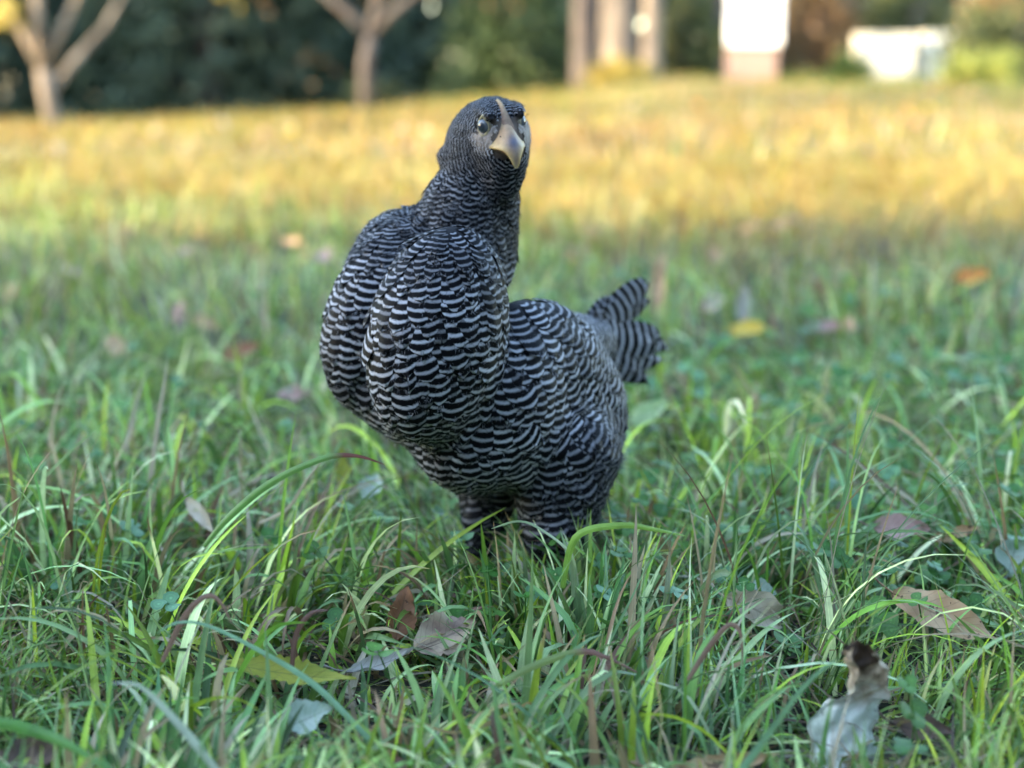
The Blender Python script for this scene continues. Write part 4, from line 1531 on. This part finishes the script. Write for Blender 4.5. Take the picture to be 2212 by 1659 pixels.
# ------------------------------------------------------------------ trees and things at the far edge of the meadow
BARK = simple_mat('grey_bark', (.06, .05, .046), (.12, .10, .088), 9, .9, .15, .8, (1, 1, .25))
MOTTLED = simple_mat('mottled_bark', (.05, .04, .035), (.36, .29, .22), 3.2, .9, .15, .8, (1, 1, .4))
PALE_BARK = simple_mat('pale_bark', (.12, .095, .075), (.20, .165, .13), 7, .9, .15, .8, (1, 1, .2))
DARK_BARK = simple_mat('dark_bark', (.05, .04, .04), (.11, .09, .085), 9, .9, .15, .8, (1, 1, .25))


def foliage_mat(name, c1, c2, trans=.25):
    m, nt, out = new_mat(name)
    f = noise(nt, 1.3, 5, objcoord(nt))
    g = noise(nt, 14, 3, objcoord(nt))
    c = ramp(nt, math_n(nt, 'ADD', math_n(nt, 'MULTIPLY', f, .6), math_n(nt, 'MULTIPLY', g, .4)), [(.35, c1), (.65, c2)])
    leafy_surface(nt, out, c, trans, .55, .3)
    return m


NEEDLE = foliage_mat('spruce_needles', (.036, .056, .036), (.068, .095, .052))
OLIVE = foliage_mat('olive_foliage', (.055, .070, .025), (.12, .13, .045))
GOLD = foliage_mat('autumn_foliage', (.30, .22, .05), (.42, .34, .07), .35)
RUSSET = foliage_mat('russet_foliage', (.16, .09, .05), (.28, .18, .07), .3)
BUSHG = foliage_mat('bush_foliage', (.16, .20, .04), (.30, .32, .07), .35)


def cards(C, size, r, droop=None):
    """one leaf-sized four-sided face at each point of C, turned at random"""
    n = len(C)
    a = r.normal(0, 1, (n, 3))
    a /= np.linalg.norm(a, axis=1, keepdims=True)
    if droop is not None:
        a = a * .5 + droop
        a /= np.linalg.norm(a, axis=1, keepdims=True)
    b = np.cross(a, r.normal(0, 1, (n, 3)))
    b /= np.linalg.norm(b, axis=1, keepdims=True)
    s = (size * r.uniform(.6, 1.3, n))[:, None]
    V = np.stack([C - a * s, C + b * s * .4, C + a * s, C - b * s * .4], 1).reshape(-1, 3)
    return V, np.arange(n * 4, dtype=np.int32).reshape(-1, 4)


def spruce_parts(H, Rb, seed, n_clump=950, per=9, mat=None):
    r = np.random.default_rng(seed)
    mb = MB()
    mb.tube([(0, 0, -.1), (0, 0, H * .5), (0, 0, H)], [H * .016 + .05, H * .010 + .02, .01], 10)
    pts, dr = [], []
    for q in range(n_clump):
        z = H * (1 - (1 - r.random()) ** .5) if q % 2 else H * .3 * r.random()
        z = max(.05, z)
        rad = Rb * (1 - z / H) ** .85
        a = r.uniform(0, 6.28)
        rr = rad * r.uniform(.35, 1.05)
        c = np.array([math.cos(a) * rr, math.sin(a) * rr, z - .22 * rr + .1])
        c[2] = max(.08, c[2])
        for _ in range(per):
            pts.append(c + r.normal(0, 1, 3) * np.array([.16, .16, .09]))
            dr.append((math.cos(a) * .6, math.sin(a) * .6, -.35))
        if q % 9 == 0 and z < H * .5:
            mb.tube([(0, 0, z + .1), tuple(c)], [.025, .006], 4)
    pts = np.array(pts)
    pts[:, 2] = np.maximum(pts[:, 2], .03)
    V, F = cards(pts, .14, r, np.array(dr))
    return mesh_obj('trunk', mb.v, mb.f, DARK_BARK, data_only=True), mesh_obj('crown', V, F, mat or NEEDLE, smooth=False, data_only=True)


SPR = [spruce_parts(9, 2.3, 11), spruce_parts(8, 2.0, 12), spruce_parts(12, 2.8, 13), spruce_parts(8, 2.0, 14, mat=foliage_mat('green_needles', (.045, .070, .026), (.075, .11, .04)))]


def put_tree(name, kind, x, y, rz, s, label, group):
    t = empty(name, (x, y, float(ground_z(x, y))), label, 'tree', group)
    t.rotation_euler.z = rz
    t.scale = (s, s, s)
    for nm, me in zip(('trunk', 'crown'), kind):
        o = bpy.data.objects.new(nm, me)
        COL.objects.link(o)
        o.parent = t
    return t


G1 = 'dark spruces at the far edge of the meadow'
for (x, y, k, rz, s, lab) in (
        (-10.6, 28, 2, .3, 1.0, 'dark spruce behind the forked tree, cut by the frame edge'),
        (-7.6, 29.5, 0, 1.1, 1.0, 'dark spruce just beside the forked pale tree'),
        (-5.4, 27.2, 2, 2.0, .9, 'broad dark spruce in the middle of the spruce row'),
        (-3.7, 29.0, 1, 2.9, 1.0, 'narrow dark spruce left of the brown leafless tree'),
        (0.0, 26.0, 3, 4.0, .68, 'lone green spruce right above the head of the hen')):
    put_tree('spruce_tree', SPR[k], x, y, rz, s, lab, G1)

# unseen spruces added behind the camera and at right to block low sky
for (x, y, k, rz, s, lab) in ((-4.5, -8, 2, 0, .95, 'first added spruce of the unseen row behind the camera'), (-1, -8.5, 2, 1, 1.0, 'second added spruce of the unseen row behind the camera'), (3, -8, 2, 2, 1.0, 'third added spruce of the unseen row behind the camera'),
                              (6, -5.5, 2, 3, .95, 'added spruce at the bend of the unseen row behind the camera'), (7.8, -2, 2, 4, 1.0, 'tall spruce added unseen beyond the right frame edge, nearer the camera'), (8.2, 2.0, 2, 5, .9, 'tall spruce added unseen beyond the right frame edge, level with the hen')):
    put_tree('spruce_tree', SPR[k], x, y, rz, s, lab, 'spruces added outside the picture to block low sky')

# unseen trees added left of the frame to shade the spruces
for (x, y, k, rz, s) in ((-15.5, 22.5, 2, 1, 1.1), (-17.5, 24.5, 2, 2, 1.2), (-16.5, 27, 2, 3, 1.2), (-19, 21.5, 2, 4, 1.2), (-18, 29.5, 2, 5, 1.3), (-22, 25, 2, 5.4, 1.3)):
    put_tree('spruce_tree', SPR[k], x, y, rz, s, 'tall spruce added unseen far beyond the left frame edge for its shade', 'spruces added outside the picture to shade the spruce row')


def branching(name, base, limbs, mat, label, leaves=None, leafmat=None, crown=None, group=None):
    t = empty(name, base, label, 'tree', group)
    mb = MB()
    mb.tube([np.array(p) - base for p in limbs[0][0]], limbs[0][1], 12)
    mb.obj('trunk', mat, t)
    for path, rad in limbs[1:]:
        mb = MB()
        mb.tube([np.array(p) - base for p in path], rad, 8)
        mb.obj('limb', mat, t)
    if crown is not None:
        V, F = cards(crown - base, leaves, np.random.default_rng(3))
        mesh_obj('crown', V, F, leafmat, t, smooth=False)
    return t


def far(px, py, y):
    """point at world distance y seen at that pixel"""
    d = FW + UP * ((829.5 - py) / FPX) + np.array([(px - 1106) / FPX, 0, 0])
    return CAM + d * (y / d[1])


# forked pale tree on the left
YA = 18.0
b0 = far(118, 262, YA)
b0[2] = ground_z(b0[0], b0[1]) - .02
fork = far(92, 150, YA)
rr = np.random.default_rng(9)
top = b0 + np.array([0.2, .2, 3.4])
cr = np.concatenate([top + rr.normal(0, 1, (70, 3))[:, None].repeat(16, 1).reshape(-1, 3) * np.array([1.2, 1.1, .75]) + rr.normal(0, .18, (1120, 3))])
cr = np.concatenate([cr, far(8, 30, YA - .3) + rr.normal(0, .12, (60, 3))])
branching('forked_tree', b0, [
    ([b0, far(104, 215, YA), fork], [.10, .085, .08]),
    ([fork, far(50, 70, YA), far(8, 10, YA), far(-60, -160, YA)], [.058, .05, .042, .02]),
    ([fork, far(82, 60, YA - .1), far(78, -40, YA - .1), far(70, -420, YA)], [.065, .058, .05, .02]),
    ([fork, far(130, 70, YA), far(165, 0, YA), far(260, -260, YA)], [.058, .05, .042, .02]),
    ([far(108, 200, YA), far(165, 125, YA + .4), far(225, 60, YA + .8), far(330, -120, YA + 1)], [.05, .042, .036, .02])],
    MOTTLED, 'pale forked fruit tree standing at the left frame edge', .075, GOLD, cr)

YB = 23.0
b1 = far(792, 205, YB)
b1[2] = ground_z(b1[0], b1[1]) - .02
f1 = far(800, 75, YB)
top = b1 + np.array([0, .2, 3.0])
cr = top + rr.normal(0, 1, (60, 3))[:, None].repeat(12, 1).reshape(-1, 3) * np.array([1.0, .9, .7]) + rr.normal(0, .18, (720, 3))
branching('leafless_tree', b1, [
    ([b1, far(790, 140, YB), f1], [.125, .10, .09]),
    ([f1, far(750, 25, YB), far(690, -25, YB), far(600, -200, YB)], [.09, .08, .06, .02]),
    ([f1, far(815, 10, YB), far(820, -60, YB), far(830, -300, YB)], [.09, .08, .06, .02]),
    ([f1, far(850, 25, YB), far(905, -20, YB), far(990, -200, YB)], [.08, .07, .05, .02])],
    BARK, 'brown fruit tree with spreading bare limbs before the dark wood', .06, RUSSET, cr)

# fruit tree outside the frame whose shade streaks the meadow
b2 = np.array([-9.5, 10.2, float(ground_z(-9.5, 10.2))])
cr = b2 + np.array([.3, 0, 3.4]) + rr.normal(0, 1, (150, 3))[:, None].repeat(16, 1).reshape(-1, 3) * np.array([1.3, 1.1, .62]) + rr.normal(0, .16, (2400, 3))
branching('fruit_tree', b2, [([b2, b2 + [0, 0, 1.4], b2 + [.1, 0, 2.4]], [.16, .13, .10]), ([b2 + [.1, 0, 2.2], b2 + [.9, .2, 3.6]], [.07, .03]), ([b2 + [.1, 0, 2.0], b2 + [-.8, -.2, 3.5]], [.07, .03])],
          BARK, 'leafy fruit tree beyond the left frame edge', .10, OLIVE, cr)

# a thin young tree added out of view to fray the edge of the shade
b3 = np.array([-7.0, 0.75, 0.0])
cr = b3 + np.array([0, 0, 1.85]) + rr.normal(0, 1, (75, 3))[:, None].repeat(14, 1).reshape(-1, 3) * np.array([.6, .50, .50]) + rr.normal(0, .10, (1050, 3))
branching('added_young_tree', b3, [([b3, b3 + [0, 0, .9], b3 + [.05, 0, 1.6]], [.06, .05, .035]), ([b3 + [0, 0, 1.2], b3 + [.4, .2, 2.1]], [.03, .012]), ([b3 + [0, 0, 1.1], b3 + [-.3, -.3, 2.0]], [.03, .012])],
          BARK, 'thin young tree added unseen beside the barn to fray its shade', .07, OLIVE, cr)

# trunks in the sun
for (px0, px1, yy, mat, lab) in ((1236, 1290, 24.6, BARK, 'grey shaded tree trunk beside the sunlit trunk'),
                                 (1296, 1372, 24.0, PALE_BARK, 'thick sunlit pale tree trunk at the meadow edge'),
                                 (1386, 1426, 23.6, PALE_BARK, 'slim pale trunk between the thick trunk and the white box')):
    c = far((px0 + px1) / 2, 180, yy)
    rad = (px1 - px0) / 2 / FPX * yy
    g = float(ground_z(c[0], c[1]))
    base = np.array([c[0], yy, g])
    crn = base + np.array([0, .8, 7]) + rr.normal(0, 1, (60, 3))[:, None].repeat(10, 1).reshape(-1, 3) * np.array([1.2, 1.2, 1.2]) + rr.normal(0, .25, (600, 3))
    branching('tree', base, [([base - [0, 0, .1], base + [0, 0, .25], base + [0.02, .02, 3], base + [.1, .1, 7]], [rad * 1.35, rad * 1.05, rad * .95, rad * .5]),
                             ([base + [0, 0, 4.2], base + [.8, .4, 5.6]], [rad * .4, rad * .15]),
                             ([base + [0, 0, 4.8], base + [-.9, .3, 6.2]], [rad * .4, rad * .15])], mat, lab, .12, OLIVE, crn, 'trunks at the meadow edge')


def shrub(name, px, yy, w, h, mat, label, n=120, per=14, size=.07, group=None, seed=1, dz=0.0):
    r = np.random.default_rng(seed)
    c = far(px, 180, yy)
    g = float(ground_z(c[0], yy))
    t = empty(name, (c[0], yy, g + dz), label, 'bush', group)
    mb = MB()
    for q in range(7):
        a = r.uniform(0, 6.28)
        mb.tube([(0, 0, -.05), (math.cos(a) * w * .25, math.sin(a) * w * .2, h * .4), (math.cos(a) * w * .42, math.sin(a) * w * .35, h * .8)], [.03, .02, .006], 5)
    mb.obj('stem', BARK, t)
    P = []
    for q in range(n):
        d = r.normal(0, 1, 3)
        d /= np.linalg.norm(d)
        d *= r.uniform(.45, 1.0)
        cc = np.array([d[0] * w / 2, d[1] * w / 2 * .8, h * (.5 + d[2] * .5)])
        P.append(cc + r.normal(0, .07, (per, 3)) * max(w, h) ** .5)
    P = np.concatenate(P)
    P[:, 2] = np.maximum(P[:, 2], .02)
    V, F = cards(P, size, r)
    mesh_obj('foliage', V, F, mat, t, smooth=False)
    return t


shrub('bush', 1835, 20.5, .55, .42, BUSHG, 'round yellow green bush in front of the cream crates', 90, 12, .05, seed=2)
shrub('bush', 2150, 19.5, 1.5, 1.0, OLIVE, 'tall olive brown bush at the right frame edge', 160, 14, .07, seed=3)
shrub('bush', 2120, 18.2, 1.0, .38, BUSHG, 'low green bush in front of the olive brown bush', 120, 12, .05, seed=4)
shrub('bush', 2200, 21.5, 1.6, 1.7, RUSSET, 'russet leaved bush rising behind the olive brown bush', 150, 14, .08, seed=5)
shrub('bush', 1490, 25.5, 1.3, 1.5, OLIVE, 'dark olive bush between the slim trunk and the white box', 160, 14, .08, seed=6)
shrub('bush', 1760, 26.0, 1.5, 1.9, RUSSET, 'dull brown bush between the white box and the cream crates', 160, 14, .08, seed=7)
shrub('bush', 1960, 27.0, 2.2, 2.2, OLIVE, 'shaded olive bush rising behind the cream crates', 160, 14, .09, seed=8)
shrub('bush', 800, 25.5, 1.2, .5, OLIVE, 'low bush at the foot of the brown bare tree', 90, 12, .06, seed=9)
shrub('bush', 1340, 21.5, 1.0, .34, GOLD, 'tuft of tall golden weeds before the sunlit trunks', 110, 12, .05, seed=10)

WHITE = simple_mat('white_paint', (.74, .74, .72), (.82, .82, .80), 12, .5, .4, .1)
CREAM = simple_mat('cream_paint', (.68, .62, .48), (.78, .73, .60), 12, .55, .4, .15)
WOOD = simple_mat('weathered_wood', (.19, .125, .105), (.29, .205, .17), 18, .8, .2, .4, (1, 1, 6))
RED = simple_mat('red_paint', (.42, .10, .08), (.5, .14, .1), 12, .5, .4, .1)


def bevel(o, w):
    m = o.modifiers.new('bevel', 'BEVEL')
    m.width = w
    m.segments = 2
    return o


def white_box():
    yy = 20.0
    c = far(1628, 150, yy)
    g = float(ground_z(c[0], yy))
    t = empty('white_box', (c[0], yy, g), 'tall white painted box raised on a low wooden stand', 'box')
    t.rotation_euler.z = -.18
    w = 56 / FPX * yy
    mb = MB()
    z0 = .36 + (180 - 103) / FPX * yy - g
    mb.box((0, 0, z0 + .62), (w, .30, .62))
    bevel(mb.obj('box', WHITE, t, False), .012)
    mb = MB()
    mb.box((0, 0, z0 + 1.265), (w + .03, .33, .022))
    bevel(mb.obj('lid', WHITE, t, False), .006)
    mb = MB()
    mb.box((w * .55, -.312, z0 + .86), (.09, .008, .10))
    mb.obj('panel', RED, t, False)
    mb = MB()
    mb.box((-.02, 0, z0 / 2 - .02), (w * .94, .27, z0 / 2 + .012))
    bevel(mb.obj('stand', WOOD, t, False), .015)


def cream_crate(pxa, pxb, pt, pb, yy, label):
    c = far((pxa + pxb) / 2, pb, yy)
    g = float(ground_z(c[0], yy))
    t = empty('crate', (c[0], yy, g), label, 'crate', 'cream crates at the meadow edge')
    t.rotation_euler.z = -.12
    w = (pxb - pxa) / 2 / FPX * yy * .86
    top = .36 + (180 - pt) / FPX * yy - g
    h = top / 3
    for k in range(3):
        for (cx, cy, hx, hy) in ((0, -.25, w, .012), (0, .25, w, .012), (-w + .012, 0, .012, .236), (w - .012, 0, .012, .236)):
            mb = MB()
            mb.box((cx, cy, h * (k + .5)), (hx, hy, h / 2 - .008))
            bevel(mb.obj('board', CREAM, t, False), .004)
    mb = MB()
    mb.box((0, 0, h * 3 + .012), (w + .02, .28, .016))
    bevel(mb.obj('lid', CREAM, t, False), .005)


white_box()
cream_crate(1838, 1972, 84, 160, 21.5, 'wide low cream crate at the meadow edge')
cream_crate(1984, 2050, 80, 150, 21.7, 'smaller cream crate standing beside the wide one')


# woods behind everything
def woods():
    r = np.random.default_rng(44)
    P = []
    for q in range(1500):
        x = r.uniform(-26, 26)
        y = r.uniform(33, 38)
        z = abs(r.normal(0, 1)) * 3.0
        P.append(np.array([x, y, z + .3]) + r.normal(0, .5, (10, 3)))
    V, F = cards(np.concatenate(P), .42, r)
    V[:, 2] = np.maximum(V[:, 2], .1)
    mb = MB()
    for q in range(70):
        x, y = r.uniform(-26, 26), r.uniform(32.5, 38)
        mb.tube([(x, y, -.2), (x + .1, y, 4), (x, y, 9)], [.2, .16, .06], 6)
    F2 = np.array([f for f in mb.f if len(f) == 4], np.int32)
    o = mesh_obj('woods', np.concatenate([V, np.array(mb.v)]), np.concatenate([F, F2 + len(V)]), mats=[NEEDLE, DARK_BARK], mat_idx=np.concatenate([np.zeros(len(F)), np.ones(len(F2))]), smooth=False)
    tag(o, 'dark wood closing off the meadow behind the spruces', 'woods', kind='stuff')


woods()


# ------------------------------------------------------------------ an unseen barn, added and turned to cast the shade over the hen
def barn():
    t = empty('barn', (-11.3, -6.45, 0), 'wooden barn added unseen beyond the left frame edge to shade the near grass', 'barn')
    t.rotation_euler.z = SUN_AZ
    bw = simple_mat('barn_boards', (.20, .15, .11), (.30, .23, .17), 6, .85, .2, .4, (1, 1, .2))
    rf = simple_mat('barn_roof', (.16, .15, .15), (.24, .23, .22), 4, .6, .4, .2)
    w, l, e, rdg = 3.5, 5.5, 4.4, 7.2                    # half width (x), half length (y), eaves, ridge
    V = [(-w, -l, 0), (w, -l, 0), (w, l, 0), (-w, l, 0), (-w, -l, e), (w, -l, e), (w, l, e), (-w, l, e), (0, -l, rdg), (0, l, rdg)]
    F = [(0, 1, 5, 8, 4), (2, 3, 7, 9, 6), (1, 2, 6, 5), (3, 0, 4, 7)]
    mesh_obj('wall', V, F, bw, t, False)
    s = (rdg - e) / w
    mb = MB()
    for sg in (-1, 1):
        V = []
        for y in (-l - .3, l + .3):
            for (x, dz) in ((0, .02), (sg * (w + .4), .02), (sg * (w + .4), .14), (0, .14)):
                V.append((x, y, rdg - abs(x) * s + dz))
        mb.add(V, [(0, 1, 2, 3), (7, 6, 5, 4), (0, 4, 5, 1), (1, 5, 6, 2), (2, 6, 7, 3), (3, 7, 4, 0)])
    mb.obj('roof', rf, t, False)
    mb = MB()
    mb.box((w + .03, 0, 1.4), (.03, 1.3, 1.4))
    mb.obj('door', simple_mat('barn_door', (.16, .07, .05), (.22, .10, .07), 6), t, False)


barn()
put_tree('spruce_tree', SPR[1], -9.4, -.45, .6, .6, 'small spruce added unseen at the corner of the barn to roughen its shade', 'spruces added beside the barn')  # added out of view so its crown roughens the shade edge
